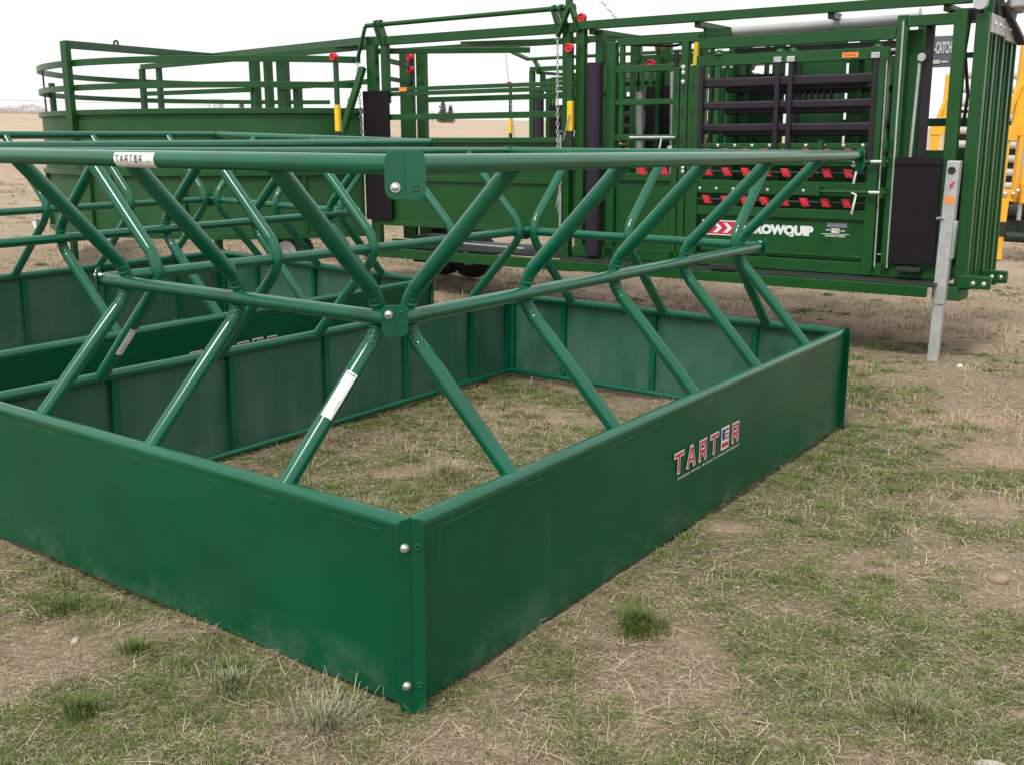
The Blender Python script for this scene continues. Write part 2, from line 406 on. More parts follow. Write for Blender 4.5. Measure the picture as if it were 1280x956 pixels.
    # folded corner brackets at three levels, each with its bolts
    for (U, V, dU, dV) in ((0, 0, 1, 1), (FA, 0, -1, 1), (FA, FB, -1, -1), (0, FB, 1, -1)):
        for (ins, z0, z1, o1, o2, rnd, bz, nm) in ((0, .0, FH+.004, .030, .022, .018, (.085, FH-.075), 'corner_bracket'),
                                                   (WI-.006, WZ-.052, WZ+.045, .032, .027, .018, (WZ+.018,), 'waist_bracket'),
                                                   (TI, TZ-.085, TZ+.036, .040, .034, .024, (TZ-.055,), 'rim_bracket')):
            cu, cv = U+dU*ins, V+dV*ins
            c = Q(cu, cv, 0); mb = MB(); bolt_pts = []
            for wi_, (eu, ev) in enumerate(((-dU*o1, dV*o2), (dU*o2, -dV*o1))):
                e = Q(cu+eu, cv+ev, 0)-c; L_ = e.length; e.normalize()
                nrm = e.cross(Vector((0, 0, 1)))
                outw = Q(cu-dU, cv-dV, 0)-c
                if nrm.dot(outw) < 0: nrm = -nrm
                poly = [c+Vector((0, 0, z0)), c+e*(L_-rnd)+Vector((0, 0, z0))]
                lo = 4
                for q in range(lo+1):
                    an = -math.pi/2+q/lo*math.pi/2; poly.append(c+e*(L_-rnd+rnd*math.cos(an))+Vector((0, 0, z0+rnd+rnd*math.sin(an))))
                for q in range(lo+1):
                    an = q/lo*math.pi/2; poly.append(c+e*(L_-rnd+rnd*math.cos(an))+Vector((0, 0, z1-rnd+rnd*math.sin(an))))
                poly.append(c+Vector((0, 0, z1)))
                mb.prism(poly, -nrm, .005)
                for z_ in bz: bolt_pts.append((c+e*L_*.5+Vector((0, 0, z_)), nrm, wi_))
            br = mb.build(nm, 'pipe_green' if ins or z0 else 'sheet_green', root, bevel=.0012)
            for (bp, nrm, wi_) in bolt_pts:
                if wi_ == 0:
                    q = MB(); q.disc(bp+nrm*.002, nrm, .0125, .003, seg=18); q.dome(bp+nrm*.003, nrm, .0105, .008)
                    q.tube([bp-nrm*.006, bp-nrm*.03], .006, 8); q.disc(bp-nrm*.012, nrm, .011, .009, seg=6); q.build('bolt', 'steel_bright', br)
                else:
                    q = MB(); q.torus(bp+nrm*.001, nrm, .0075, .0022, 14, 6); q.build('bolt_hole', 'pipe_green', br)
    return root
F1 = feeder(feeder_matrix(True, (-.2561, 2.71, 0)), 'nearest green hay feeder, whose near side panel carries the whole red and white TARTER logo')
F2 = copy_tree(F1); F2.matrix_world = feeder_matrix(False, (-2.667, 4.463, -.05))
for q in kids(F2):
    for q2 in kids(q):
        if q2.name.startswith('logo_decal'): q2.location.z += .02
F2['label'] = 'farther green hay feeder, its logo half hidden by the back panel of the nearest one'

# ------------------------------------------------------------------ cattle handling rig frame
yaw, tau = -.60438, .02756
uu = Vector((math.cos(yaw)*math.cos(tau), math.sin(yaw)*math.cos(tau), math.sin(tau)))
vv = Vector((-math.sin(yaw), math.cos(yaw), 0)); ww = uu.cross(vv)
O0 = Vector((2.974, 7.6415, .4195))
def rig_matrix(off, extra=(0, 0, 0)):
    p = O0+uu*off[0]+vv*off[1]+ww*off[2]+Vector(extra)
    M = Matrix.Identity(4)
    for i in range(3): M[i][0] = uu[i]; M[i][1] = vv[i]; M[i][2] = ww[i]; M[i][3] = p[i]
    return M
def gz(p): return (O0+uu*p[0]+vv*p[1]).z/ww.z      # height of machine zero above the ground
def chain(name, p, q, parent, off, pitch=.034, m='galv'):
    p = Vector(p); q = Vector(q); n = int((q-p).length/pitch); mb = MB(off); d = (q-p).normalized()
    a = d.orthogonal().normalized(); b = d.cross(a)
    for i in range(n):
        c = p.lerp(q, (i+.5)/n); mb.torus(c, a if i % 2 else b, .011, .0042, 10, 5, sx=1.9, upv=d)
    return mb.build(name, m, parent)
def pulley(mb, c, nrm=(0, 1, 0), r=.055):
    r *= .72; n_ = Vector(nrm).normalized()*.014; c = Vector(c)
    mb.torus(c-n_, nrm, r, .009, 20, 8); mb.torus(c+n_, nrm, r, .009, 20, 8); mb.disc(c, nrm, r*.86, .03, seg=20); mb.dome(c-n_*1.3, -n_, r*.3, .012)

# ---------------- alley
AO = (-4.2, .4, 0)
al = empty('cattle_alley', rig_matrix(AO), 'green alley section with overhead pipe and chains, between round tub and squeeze chute', 'cattle alley')
def nb(): return MB(AO)
g = 'rig_green'
mb = nb(); mb.box(-5.30, -3.02, 0, .06, 1.975, 2.052); mb.build('top_beam', g, al, .004)
mb = nb(); mb.box(-5.60, -3.02, .80, .86, 1.965, 2.02); mb.build('top_beam', g, al, .004)
mb = nb(); mb.bar((-5.3, .03, 1.93), (-4.0, .83, 1.93), .05, .05); mb.bar((-4.2, .03, 1.94), (-3.1, .4, 1.94), .05, .045); mb.build('cross_beam', g, al, .003)
for u0, u1, w0, w1, v0, v1 in ((-5.31, -5.20, .0, 2.06, 0, .06), (-5.13, -5.06, 1.45, 1.98, 0, .06), (-3.12, -3.05, .0, 2.05, 0, .07), (-5.59, -5.42, .1, 2.0, .8, .85), (-5.37, -5.26, .1, 1.96, .8, .86), (-3.2, -3.1, .1, 1.97, .8, .86)):
    mb = nb(); mb.box(u0, u1, v0, v1, w0, w1); mb.build('post', g, al, .004)
mb = nb(); mb.bar((-5.33, -.03, 1.78), (-5.33, -.40, 1.05), .06, .05, (0, 1, 0)); mb.build('brace', g, al, .003)
for w0, w1 in ((1.513, 1.55), (1.556, 1.59), (1.295, 1.348)):
    mb = nb(); mb.box(-5.06, -3.12, .005, .045, w0, w1); mb.build('rail', g, al, .003)
for w0, w1 in ((1.82, 1.865), (1.66, 1.70)):
    mb = nb(); mb.bar((-5.1, .04, (w0+w1)/2), (-5.45, .8, (w0+w1)/2), .03, w1-w0); mb.build('rail', g, al, .003)
mb = nb(); mb.box(-5.26, -3.1, .8, .83, 1.48, 1.53); mb.build('rail', g, al, .003)
mb = nb(); mb.box(-5.18, -3.12, .02, .026, .33, 1.11)
mb.build('side_sheet', g, al)
mb = nb(); mb.box(-5.30, -3.2, .80, .806, .33, 1.13); mb.build('side_sheet', 'rig_green_worn', al)
for w0, w1, v0 in ((1.085, 1.127, -.012), (.735, .785, -.004), (.31, .355, -.008)):
    mb = nb(); mb.box(-5.19, -3.12, v0, .045, w0, w1); mb.build('sheet_flange', g, al, .003)
mb = nb(); mb.box(-5.75, -3.0, -.02, .04, .0, .09); mb.build('base_beam', g, al, .004)
mb = nb(); mb.box(-5.75, -3.0, .8, .86, .0, .09); mb.build('base_beam', g, al, .004)
for u_ in (-5.3, -4.3, -3.2):
    mb = nb(); mb.box(u_, u_+.05, .04, .8, .015, .075); mb.build('cross_member', 'rig_dark', al, .003)
mb = nb(); mb.box(-5.3, -3.1, .05, .79, .10, .12); mb.build('floor_deck', 'rig_dark', al)
mb = nb(); mb.box(-5.0, -4.6, .25, .55, -.06, .2); mb.build('drop_box', 'rig_dark', al, .004)
mb = nb(); mb.tube([(-5.02, -.01, .16), (-4.3, -.015, .185), (-3.5, -.01, .17)], .008, 6); mb.build('galvanised_rod', 'galv', al)
mb = nb(); mb.box(-5.345, -5.02, -.03, -.012, .36, 1.565); mb.box(-5.345, -5.02, -.036, -.03, .93, .96); mb.build('rubber_flap', 'rubber', al, .004)
mb = nb(); mb.tube([(-5.30, .0, 2.158), (-3.05, .0, 2.172)], .021, 12); pipe = mb.build('gate_pipe', g, al)
for u_ in (-5.17, -5.12, -3.2, -3.13, -3.02):
    mb = nb(); mb.disc((u_, 0, 2.163), (1, 0, 0), .04, .025, seg=16); mb.bar((u_, 0, 2.15), (u_+.05, .02, 1.98), .025, .07, (0, 1, 0)); mb.build('pipe_bracket', 'rig_green', pipe)
mb = nb(); mb.bar((-5.29, -.02, 2.15), (-5.37, -.06, 1.84), .02, .035, (0, 1, 0)); mb.build('lever_arm', g, al, .003); mb = nb(); mb.bar((-3.04, -.02, 2.17), (-3.13, -.06, 1.94), .025, .05, (0, 1, 0)); mb.build('lever_arm', g, al, .003)
mb = nb(); mb.bar((-3.06, .0, 2.14), (-3.05, .02, 2.42), .045, .05, (0, 1, 0)); mb.build('lever_arm', g, al, .003)
chain('chain', (-5.37, -.06, 1.83), (-5.34, -.05, 1.0), al, AO)
chain('chain', (-3.13, -.06, 1.94), (-3.12, -.06, .95), al, AO)
chain('chain', (-2.82, .0, 2.27), (-2.62, .02, 2.06), al, AO)
for c in ((-4.79, .02, 1.868), (-4.785, .02, 1.747)):
    c = (c[0]-.62, .76, c[2]+.05)
    mb = nb(); pulley(mb, c, (.3, 1, 0), .045); mb.build('pulley', 'red', al)
mb = nb(); mb.box(-4.91, -4.82, -.002, .004, 1.552, 1.588); mb.build('warning_decal', 'decal_orange', al)
# lever handles with yellow grips
def handle(parent, off, u, w0, w1, v=-.05):
    mb = MB(off); mb.box(u-.022, u+.022, v, v+.03, w1, w1+.40); h = mb.build('hand_lever', g, parent, .003)
    mb = MB(off); mb.box(u-.026, u+.026, v-.004, v+.034, w0, w1); mb.build('yellow_grip', 'yellow_grip', h, .006)
    mb = MB(off); pulley(mb, (u, v-.01, w1+.42), (0, 1, 0), .042); mb.build('pulley', 'red', h)
    mb = MB(off); mb.box(u-.024, u+.024, v, v+.03, w0-.32, w0); mb.build('lever_stem', 'rig_dark', h, .003)
    return h
handle(al, AO, -3.012, 1.18, 1.425)
mb = nb(); pulley(mb, (-2.95, .03, 2.085), (0, 1, 0), .042); mb.build('pulley', 'red', al)
mb = nb(); mb.tube([(-3.1, -.05, 1.15), (-3.1, -.05, .3)], .012, 8); mb.tube([(-3.13, -.07, .55), (-3.05, -.06, .9)], .005, 6); mb.tube([(-3.11, -.07, .5), (-3.09, -.06, 1.0)], .004, 6)
mb.tube([(-3.12, -.08, 1.10), (-3.05, -.08, 1.11), (-3.0, -.07, 1.32)], .006, 6); mb.build('latch_rod', 'galv', al)

# ---------------- running gear wheels
def wheel(p, label, parentname='transport_wheel'):
    # p: machine u,v ; stands on the ground
    zc = .27; base = O0+uu*p[0]+vv*p[1]
    M = rig_matrix((0, 0, 0)); M[0][3], M[1][3], M[2][3] = base.x, base.y, 0
    r = empty(parentname, M, label, 'wheel', 'transport wheels under the rig')
    mb = MB(); mb.torus((0, 0, zc), (0, 1, 0), .195, .078, 32, 12, flat=1.15)
    for k in range(44):
        an = 2*math.pi*k/44; c = Vector((math.cos(an)*.270, 0, zc+math.sin(an)*.270)); mb.bar(c-Vector((0, .05, 0)), c+Vector((0, .05, 0)), .018, .007, (math.cos(an), 0, math.sin(an)))
    mb.build('tyre', 'tyre', r)
    mb = MB(); mb.disc((0, -.02, zc), (0, 1, 0), .135, .05, seg=28); mb.torus((0, -.06, zc), (0, 1, 0), .128, .014, 28, 8); mb.disc((0, -.05, zc), (0, 1, 0), .045, .05)
    for k in range(5):
        an = 2*math.pi*k/5; mb.dome((math.cos(an)*.075, -.045, zc+math.sin(an)*.075), (0, -1, 0), .012)
    mb.build('wheel_rim', 'white', r)
    return r
wheel((-5.99, -.42), 'wheel with bright white rim in front of the round tub')
wheel((-5.22, 1.02), 'dark tyre under the alley, left of the two seen below the beam')
wheel((-4.85, 1.02), 'dark tyre under the alley, right of the two seen below the beam')

# ---------------- round tub
TO = (-7.7, 1.2, 0)
tub = empty('crowding_tub', rig_matrix(TO), 'round green sheeted crowding tub with curved rails above, at the left end of the rig', 'cattle tub')
TC = (-7.72, 1.2); TR = 2.6
A0, A1 = R_(-27), R_(-238)
def arc(r, w, n=64, a0=A0, a1=A1): return [(TC[0]+r*math.cos(a0+(a1-a0)*i/n), TC[1]+r*math.sin(a0+(a1-a0)*i/n), w) for i in range(n+1)]
def ring(mb, r0, r1, w0, w1, n=64, a0=A0, a1=A1):
    P = [arc(r, w_, n, a0, a1) for r, w_ in ((r0, w0), (r1, w0), (r1, w1), (r0, w1))]
    V = [p for i in range(n+1) for p in (P[0][i], P[1][i], P[2][i], P[3][i])]; F = []
    for i in range(n):
        for k in range(4): F.append((i*4+k, i*4+(k+1) % 4, i*4+4+(k+1) % 4, i*4+4+k))
    F += [(0, 1, 2, 3), (n*4, n*4+1, n*4+2, n*4+3)]
    mb.add(V, F, 0, False)
nt_ = lambda: MB(TO)
mb = nt_(); ring(mb, TR-.004, TR, .22, 1.385); o = mb.build('tub_sheet', 'rig_green_worn', tub)
mb = nt_(); ring(mb, TR-.03, TR+.03, 1.36, 1.41); mb.build('tub_rim', g, tub, .003)
mb = nt_(); ring(mb, TR+.001, TR+.035, .785, .835); mb.build('tub_band', g, tub, .003)
mb = nt_(); ring(mb, TR+.001, TR+.03, .19, .25); mb.build('tub_band', g, tub, .003)
mb = nt_(); ring(mb, TR-.025, TR+.01, 1.825, 1.885); mb.build('curved_rail', g, tub, .003)
mb = nt_(); ring(mb, TR-.025, TR+.01, 1.595, 1.65); mb.build('curved_rail', g, tub, .003)
for k, an in enumerate((-40, -65, -90, -115, -138, -160, -180, -205, -230)):
    a_ = R_(an); c = Vector((TC[0]+(TR+.015)*math.cos(a_), TC[1]+(TR+.015)*math.sin(a_), 0)); t_ = Vector((-math.sin(a_), math.cos(a_), 0))
    mb = nt_(); mb.bar(c+Vector((0, 0, .25)), c+Vector((0, 0, .785)), .05, .025, t_); mb.build('tub_rib', g, tub, .003)
for an, wd in ((-122, .014), (-137, .05)):
    a_ = R_(an); c = Vector((TC[0]+(TR-.05)*math.cos(a_), TC[1]+(TR-.05)*math.sin(a_), 0))
    mb = nt_(); mb.bar(c+Vector((0, 0, 1.38)), c+Vector((0, 0, 1.88 if wd < .03 else 1.75)), wd, wd); mb.build('rail_upright', 'rig_green', tub)
# overhead brace
mb = nt_(); mb.box(-7.95, -7.86, -1.47, -1.41, .9, 2.06); mb.build('brace_post', g, tub, .004)
mb = nt_(); mb.bar((-7.91, -1.44, 2.03), (-9.06, 1.34, 2.12), .05, .075); ob = mb.build('overhead_brace', g, tub, .004)
mb = nt_(); c = Vector((-8.27, -.6, 2.11)); mb.torus(c, (1, .2, 0), .028, .011, 16, 8); mb.build('lifting_eye', g, ob)
mb = nt_(); mb.bar((-9.06, 1.34, 2.12), (-5.3, .06, 2.03), .05, .075); mb.build('overhead_brace', g, tub, .004)
# sweep gate
mb = nt_(); mb.bar((-9.4, .55, 1.97), (-5.45, .25, 2.0), .05, .06); mb.bar((-9.4, .55, 1.66), (-7.55, .6, 1.66), .04, .05); mb.bar((-7.1, .6, 1.67), (-5.45, .25, 1.67), .04, .05)
mb.bar((-9.4, .55, 1.95), (-9.42, .55, .3), .07, .05, (0, 1, 0)); mb.bar((-9.1, .56, 1.95), (-9.1, .56, .3), .06, .05, (0, 1, 0))
mb.build('sweep_gate', g, tub, .003)
for u0, wd, w1 in ((-7.60, .10, 1.96), (-7.37, .07, 1.96), (-7.17, .13, 1.95), (-6.93, .07, 1.67)):
    mb = nt_(); mb.box(u0, u0+wd, .6, .68, .3, w1); mb.build('gate_post', g, tub, .004)
handle(tub, TO, -5.27, 1.19, 1.43, -.47)
mb = nt_(); mb.tube([(-5.5, -.06, 1.5), (-5.46, -.06, .5)], .01, 6); mb.build('latch_rod', 'galv', tub)
for an in (-60, -120, -185, -235):
    a_ = R_(an); x_, y_ = TC[0]+(TR-.2)*math.cos(a_), TC[1]+(TR-.2)*math.sin(a_)
    mb = nt_(); mb.box(x_-.03, x_+.03, y_-.03, y_+.03, -gz((x_, y_))+.002, .21); mb.build('support_foot', g, tub, .003)
mb = nt_(); mb.box(-8.95, -8.86, -1.33, -1.25, .23, .3); mb.tube([(-8.9, -1.34, .27), (-8.83, -1.36, .2)], .02, 8); mb.tube([(-9.0, -1.28, .31), (-8.8, -1.36, .31)], .008, 6)
mb.tube([(-8.62, -1.33, .95), (-8.6, -1.36, 1.04)], .01, 6); mb.build('latch', 'galv', tub)

# ---------------- squeeze chute
CO = (-1.5, .5, 0)
ch = empty('squeeze_chute', rig_matrix(CO), 'near green squeeze chute with black rubber bars, red latch blocks and ARROWQUIP lettering', 'squeeze chute', 'green squeeze chutes')
nc = lambda: MB(CO)
def P(name, boxes, m=g, bev=.004, parent=None, label=None):
    mb = nc()
    for b in boxes: mb.box(b[0], b[1], b[4], b[5], b[2], b[3])
    return mb.build(name, m, parent or ch, bev, label)
# (u0,u1,w0,w1,v0,v1)
def bolt_(c, nrm, r, m='steel_bright'):
    mb = nc(); mb.disc(c, nrm, r*1.25, .004, seg=6); mb.dome(c, nrm, r*.85); return mb.build('bolt', m, ch)
P('top_beam', [(-2.98, .09, 1.992, 2.058, .0, .06)])
P('top_beam', [(-2.98, .09, 1.95, 2.01, .95, 1.01)])
for u_ in (-2.9, -1.95, -.9, -.1): P('cross_beam', [(u_, u_+.05, 1.955, 2.0, .06, .95)], g, .003)
P('upper_rail', [(-2.60, -1.88, 1.845, 1.90, .005, .055)])
P('upper_rail', [(-1.88, -.39, 1.785, 1.868, .005, .06)])
P('upper_rail', [(-.33, .0, 1.862, 1.935, .0, .055)])
P('shroud_plate', [(-1.70, -.34, 1.70, 1.80, .30, .32)], 'rig_dark')
mb = nc(); mb.tube([(-1.72, .25, 1.935), (-.30, .25, 1.955)], .055, 18); mb.tube([(-1.80, .25, 1.905), (-.4, .25, 1.91)], .016, 10); mb.tube([(-1.7, .3, 1.715), (-.36, .3, 1.735)], .014, 10); mb.build('hydraulic_cylinder', 'cyl', ch)
P('cylinder_mount', [(-1.93, -1.70, 1.885, 1.955, .18, .3)])
for u0, u1, w0, w1, v0, v1 in ((-3.0, -2.92, .0, 2.0, .02, .08), (-2.86, -2.79, 1.70, 1.99, .1, .16), (-2.69, -2.61, .1, 1.88, 0, .06),
                               (-2.09, -2.035, .13, 1.66, 0, .05), (-2.025, -1.965, .13, 1.86, .0, .06), (-1.955, -1.885, .13, 1.67, .0, .05),
                               (-.495, -.425, .14, 1.70, 0, .05), (-.385, -.31, .14, 1.94, 0, .06), 
                               (-.01, .075, .0, 1.96, .0, .06), (.13, .215, .08, 1.92, .0, .06)):
    P('post', [(u0, u1, w0, w1, v0, v1)])
for u0, u1 in ((-3.0, -2.9), (-2.7, -2.6), (-2.3, -2.25), (-2.05, -1.88), (-1.62, -1.56), (-1.45, -1.4), (-.9, -.86), (-.5, -.38), (.0, .09)):
    P('rear_post', [(u0, u1, .1, 1.96, .95, 1.0)])
for w0, w1 in ((1.78, 1.84), (1.58, 1.62), (1.36, 1.40), (1.15, 1.2)): P('rear_rail', [(-2.9, -1.5, w0, w1, .955, .995)], g, .003)
for w0, w1 in ((1.70, 1.74), (1.2, 1.26)): P('rear_rail', [(-1.5, 0, w0, w1, .955, .995)], g, .003)
for k in range(11): P('rear_slat', [(-2.95+k*.085, -2.91+k*.085, 1.0, 1.8, .9, .93)], g, .002)
for k in range(5): P('rear_slat', [(-1.70+k*.07, -1.665+k*.07, 1.0, 1.95, .88, .91)], g if k % 2 else 'rig_dark', .002)
P('rear_sheet', [(-1.42, -1.02, 1.0, 1.9, .9, .906)], 'rig_green_worn', 0)
P('rear_slat', [(-.86, -.82, 1.0, 1.9, .9, .93)], g, .002)
P('rear_sheet', [(-2.9, 0, .2, 1.02, .94, .946)], 'rig_green_worn', 0)
P('rear_sheet', [(-2.62, -2.28, 1.0, 1.55, .55, .56)], 'rubber', 0)
P('rear_sheet', [(-.95, -.52, 1.0, 1.72, .75, .76)], 'rig_green_worn', 0)
for u_ in (-2.48, -1.78, -1.68, -1.3, -.78, -.68, -.58): P('inner_post', [(u_, u_+.035, .5, 1.92, .45, .5)], g, .003)
for w0 in (1.72, 1.45, 1.18): P('inner_rail', [(-1.8, -.5, w0, w0+.045, .5, .53)], 'bar_rubber', .003)
for k in range(8): P('inner_tooth', [(-1.34+k*.05, -1.325+k*.05, 1.38, 1.5, .45, .5)], 'rig_dark', 0)
P('inner_sheet', [(-1.8, -1.42, .6, 1.62, .6, .606)], 'rig_green_worn', 0)
for k in range(4): P('inner_post', [(-2.44+k*.11, -2.41+k*.11, .9, 1.85, .7, .74)], g if k % 2 else 'rig_dark', .003)
mb = nc(); mb.tube([(-2.9, .4, 1.9), (-2.3, .42, 1.86), (-1.9, .38, 1.9), (-1.4, .4, 1.86)], .012, 8); mb.build('hydraulic_hose', 'rubber', ch)
mb = nc(); mb.tube([(.05, .2, 1.95), (.02, .25, 1.7), (.07, .22, 1.4), (.06, .2, 1.2)], .012, 8); mb.build('hydraulic_hose', 'rubber', ch)
P('slat_plate', [(-.345, -.235, .2, 1.85, .12, .13)], 'rig_green_worn', 0)
P('dark_post', [(-.215, -.165, .14, 1.87, .1, .16)], 'bar_rubber')
mb = nc(); mb.tube([(-.235, .08, 1.62), (-.265, .08, .5)], .012, 8); mb.disc((-.22, .07, 1.66), (0, 1, 0), .028, .02); mb.build('guide_rod', 'galv_dull', ch)
mb = nc(); mb.tube([(-.435, -.005, 1.68), (-.425, -.005, .2)], .006, 6); mb.tube([(-.34, -.006, 1.9), (-.335, -.006, .2)], .008, 6); mb.build('hinge_rod', 'galv_dull', ch)
# slot holes and bolts on the triple post
for u_ in (-2.08, -2.015, -1.94):
    for w_ in (1.47, 1.28, 1.07): P('post_slot', [(u_+.005, u_+.028, w_, w_+.07, -.002, .004)], 'rig_dark', 0)
for c in ((-2.0, -.006, 1.66), (-2.0, -.006, 1.62), (-2.0, -.006, 1.55), (-1.98, -.006, .89), (-1.98, -.006, .86), (-1.66, -.006, 1.655), (-1.6, -.006, 1.655)): bolt_(c, (0, -1, 0), .014)
# side gate window
for w0, w1 in ((1.635, 1.69), (1.382, 1.425), (1.10, 1.148)): P('window_rail', [(-2.61, -2.09, w0, w1, .005, .05)])
P('window_frame', [(-2.58, -2.54, 1.10, 1.85, .01, .045)])
mb = nc(); mb.tube([(-2.45, -.03, 1.125), (-2.04, -.03, 1.125)], .012, 8); mb.tube([(-2.16, -.03, 1.13), (-2.175, -.06, .98)], .009, 8); mb.build('slide_latch', 'galv', ch)
P('latch_block', [(-2.12, -2.08, 1.02, 1.06, -.01, .01)], 'galv')
P('lower_sheet', [(-2.6, -2.09, .17, .80, .03, .036)], g, 0)
P('lower_frame', [(-2.61, -2.09, .78, .84, .005, .05), (-2.61, -2.09, .13, .18, .005, .05)])
P('lower_frame', [(-2.61, -2.09, .90, .94, .005, .05)])
# rubber roller
mb = nc(); mb.tube([(-2.775, -.04, .16), (-2.775, -.04, 1.72)], .068, 20); mb.build('rubber_roller', 'bar_rubber', ch)
# rump bar lever group behind
mb = nc(); mb.tube([(-2.6, .4, 1.5), (-2.58, .4, .6)], .03, 10); mb.tube([(-2.35, .5, 1.66), (-2.33, .5, .6)], .018, 10); mb.tube([(-2.28, .5, 1.66), (-2.26, .5, .6)], .018, 10); mb.build('slide_tube', 'galv_dull', ch)
mb = nc(); pulley(mb, (-2.55, .5, 1.72), (0, 1, 0), .05); mb.build('pulley', 'red', ch)
mb = nc(); pulley(mb, (-2.5, .55, 1.86), (0, 1, 0), .04); mb.build('pulley', 'red', ch)
hh = nc(); hh.bar((-2.12, .35, 1.58), (-2.15, .35, 1.33), .035, .03, (0, 1, 0)); hh.bar((-2.06, .35, 1.9), (-2.07, .35, 1.66), .035, .03, (0, 1, 0)); hh.build('yellow_lever', 'yellow_grip', ch, .003)
# drop door with black rubber bars
P('door_beam', [(-1.88, -.42, 1.655, 1.735, -.03, .02)])
P('door_frame', [(-1.885, -1.84, .14, 1.66, -.03, .02)], 'rig_green'); P('door_frame', [(-.515, -.44, .14, 1.66, -.03, .02)])
for w0, w1 in ((1.495, 1.565), (1.33, 1.39), (1.165, 1.225), (1.0, 1.06)):
    mb = nc(); mb.box(-1.83, -.51, -.02, .02, w0, w1); mb.build('rubber_bar', 'bar_rubber', ch, .012)
    mb = nc(); mb.box(-1.7, -.6, .12, .15, w0-.035, w1-.035); mb.build('rubber_bar', 'bar_rubber', ch, .012)
for u_ in (-1.845, -1.235, -1.135, -.52):
    mb = nc(); mb.box(u_, u_+.035, -.045, -.03, .95, 1.66); st = mb.build('drop_strap', 'bar_rubber', ch, .003)
    if u_ > -1.8:
        mb = nc(); mb.box(u_-.015, u_+.045, -.05, -.03, 1.66, 1.70); mb.build('strap_clip', 'galv', st, .003)
        mb = nc(); mb.dome((u_+.015, 0, 1.735), (0, 0, 1), .035, .03); mb.build('strap_hook', g, st)
mb = nc(); mb.dome((-1.70, -.01, 1.735), (0, 0, 1), .045, .04); mb.build('beam_lug', g, ch)
P('warning_decal', [(-.745, -.63, 1.672, 1.708, -.034, -.03)], 'decal_orange', 0)
P('warning_lines', [(-.73, -.645, 1.694, 1.697, -.0352, -.034), (-.73, -.645, 1.683, 1.686, -.0352, -.034)], 'ink', 0)
# red latch rows
for wr, w_lo, w_hi in ((.650, .60, .70), (.865, .815, .915), (1.01, .965, 1.03)):
    P('latch_rail', [(-1.84, -.515, w_hi, w_hi+.05, -.02, .03)]); 
    mb = nc(); mb.tube([(-1.84, .0, wr), (-.5, .0, wr)], .01, 8); mb.build('latch_shaft', 'rig_dark', ch)
    for k in range(8):
        u_ = -1.76+k*.158
        q = [(u_-.038, -.03, wr+.030), (u_+.012, -.03, wr+.030), (u_+.040, -.03, wr-.030), (u_-.012, -.03, wr-.030)]
        mb = nc(); mb.prism(q, (0, 1, 0), .05); mb.prism([(a+.012 if a < u_ else a-.012, -.031, c+(-.012 if c > wr else .012)) for a, b, c in q], (0, -1, 0), .004); mb.build('red_latch', 'red', ch, .004)
    for k in range(10): bolt_((-1.82+k*.14, -.022, w_hi+.035), (0, -1, 0), .011)
    if wr < 1:
        mb = nc(); mb.tube([(-.86, -.07, w_hi+.035), (-.36, -.07, w_hi+.035)], .013, 8); mb.build('slide_bolt', g, ch)
        mb = nc(); mb.tube([(-.48, -.07, w_hi+.035), (-.385, -.07, w_hi+.035)], .0145, 8); mb.tube([(-.6, -.08, w_hi+.03), (-.565, -.09, w_hi+.02), (-.585, -.1, w_hi-.12)], .010, 8); mb.build('bolt_handle', 'galv', ch)
    for u_ in (-.4, -.86):
        P('bolt_keeper', [(u_, u_+.025, w_hi, w_hi+.07, -.09, 0)], g, .002)
P('latch_rail', [(-1.84, -.515, .748, .80, -.01, .04)]); P('latch_rail', [(-1.84, -.515, .53, .60, -.02, .03)])
for u_ in (-2.36, -2.16): 
    mb = nc(); mb.prism([(u_-.04, -.0, .89), (u_+.02, .0, .89), (u_+.045, .0, .83), (u_-.012, .0, .83)], (0, 1, 0), .05); mb.build('red_latch', 'red', ch, .004)
low = P('door_sheet', [(-1.81, -.52, .24, .54, .004, .01)], g, 0)
P('door_sheet_lip', [(-1.81, -.52, .255, .27, -.004, .004)], g, .002)
P('base_rail', [(-3.0, .1, .135, .225, .0, .05)]); P('base_rail', [(-3.0, .1, .1, .19, .95, 1.0)])
P('floor_deck', [(-3.0, .05, .105, .13, -.20, .95)], 'rig_dark')
P('front_beam', [(-3.0, .01, .04, .115, -.25, -.2)])
P('beam_end', [(.02, .19, .0, .095, -.025, .2)], 'rig_green_worn', .006)
for k in range(6): bolt_((-2.6+k*.5, -.12, .13), (0, 0, 1), .014, 'rig_dark')
P('hinge_pack', [(-1.62, -1.4, .13, .17, -.22, -.08)], 'rig_dark', .004)
P('rubber_pad', [(-.325, -.005, .235, .985, -.03, -.012), (-.325, -.005, .93, .96, -.036, -.03)], 'rubber')
P('pad_step', [(-.25, -.08, .19, .22, -.1, -.01)], 'rig_dark')
# lettering
Sc = lambda x, y, l: Vector((x, .003-l, y))
mb = nc(); rect2(mb, -1.80, -1.515, .375, .49, Sc, .0008, 0); rect2(mb, -1.80, -1.515, .383, .482, Sc, .0016, 1)
for q in (0, 1, 2):
    x = -1.79+q*.085; pts = [(x, .47), (x+.035, .47), (x+.075, .432), (x+.035, .394), (x, .394), (x+.04, .432)]
    mb.add([Sc(a, b, .0024) for a, b in pts], [tuple(range(6))], 0)
V, F = fit_text('ARROWQUIP', .60, .088, .07); put2d(mb, [(x-1.495, y+.386) for x, y in V], F, Sc, .0010, 0)
rect2(mb, -.795, -.645, .472, .505, Sc, .0008, 2)
V, F = fit_text('MADE', .033, .012, .02); put2d(mb, [(x-.80, y+.446) for x, y in V], F, Sc, .001, 0)
V, F = fit_text('USA', .033, .012, .02); put2d(mb, [(x-.69, y+.443) for x, y in V], F, Sc, .001, 0)
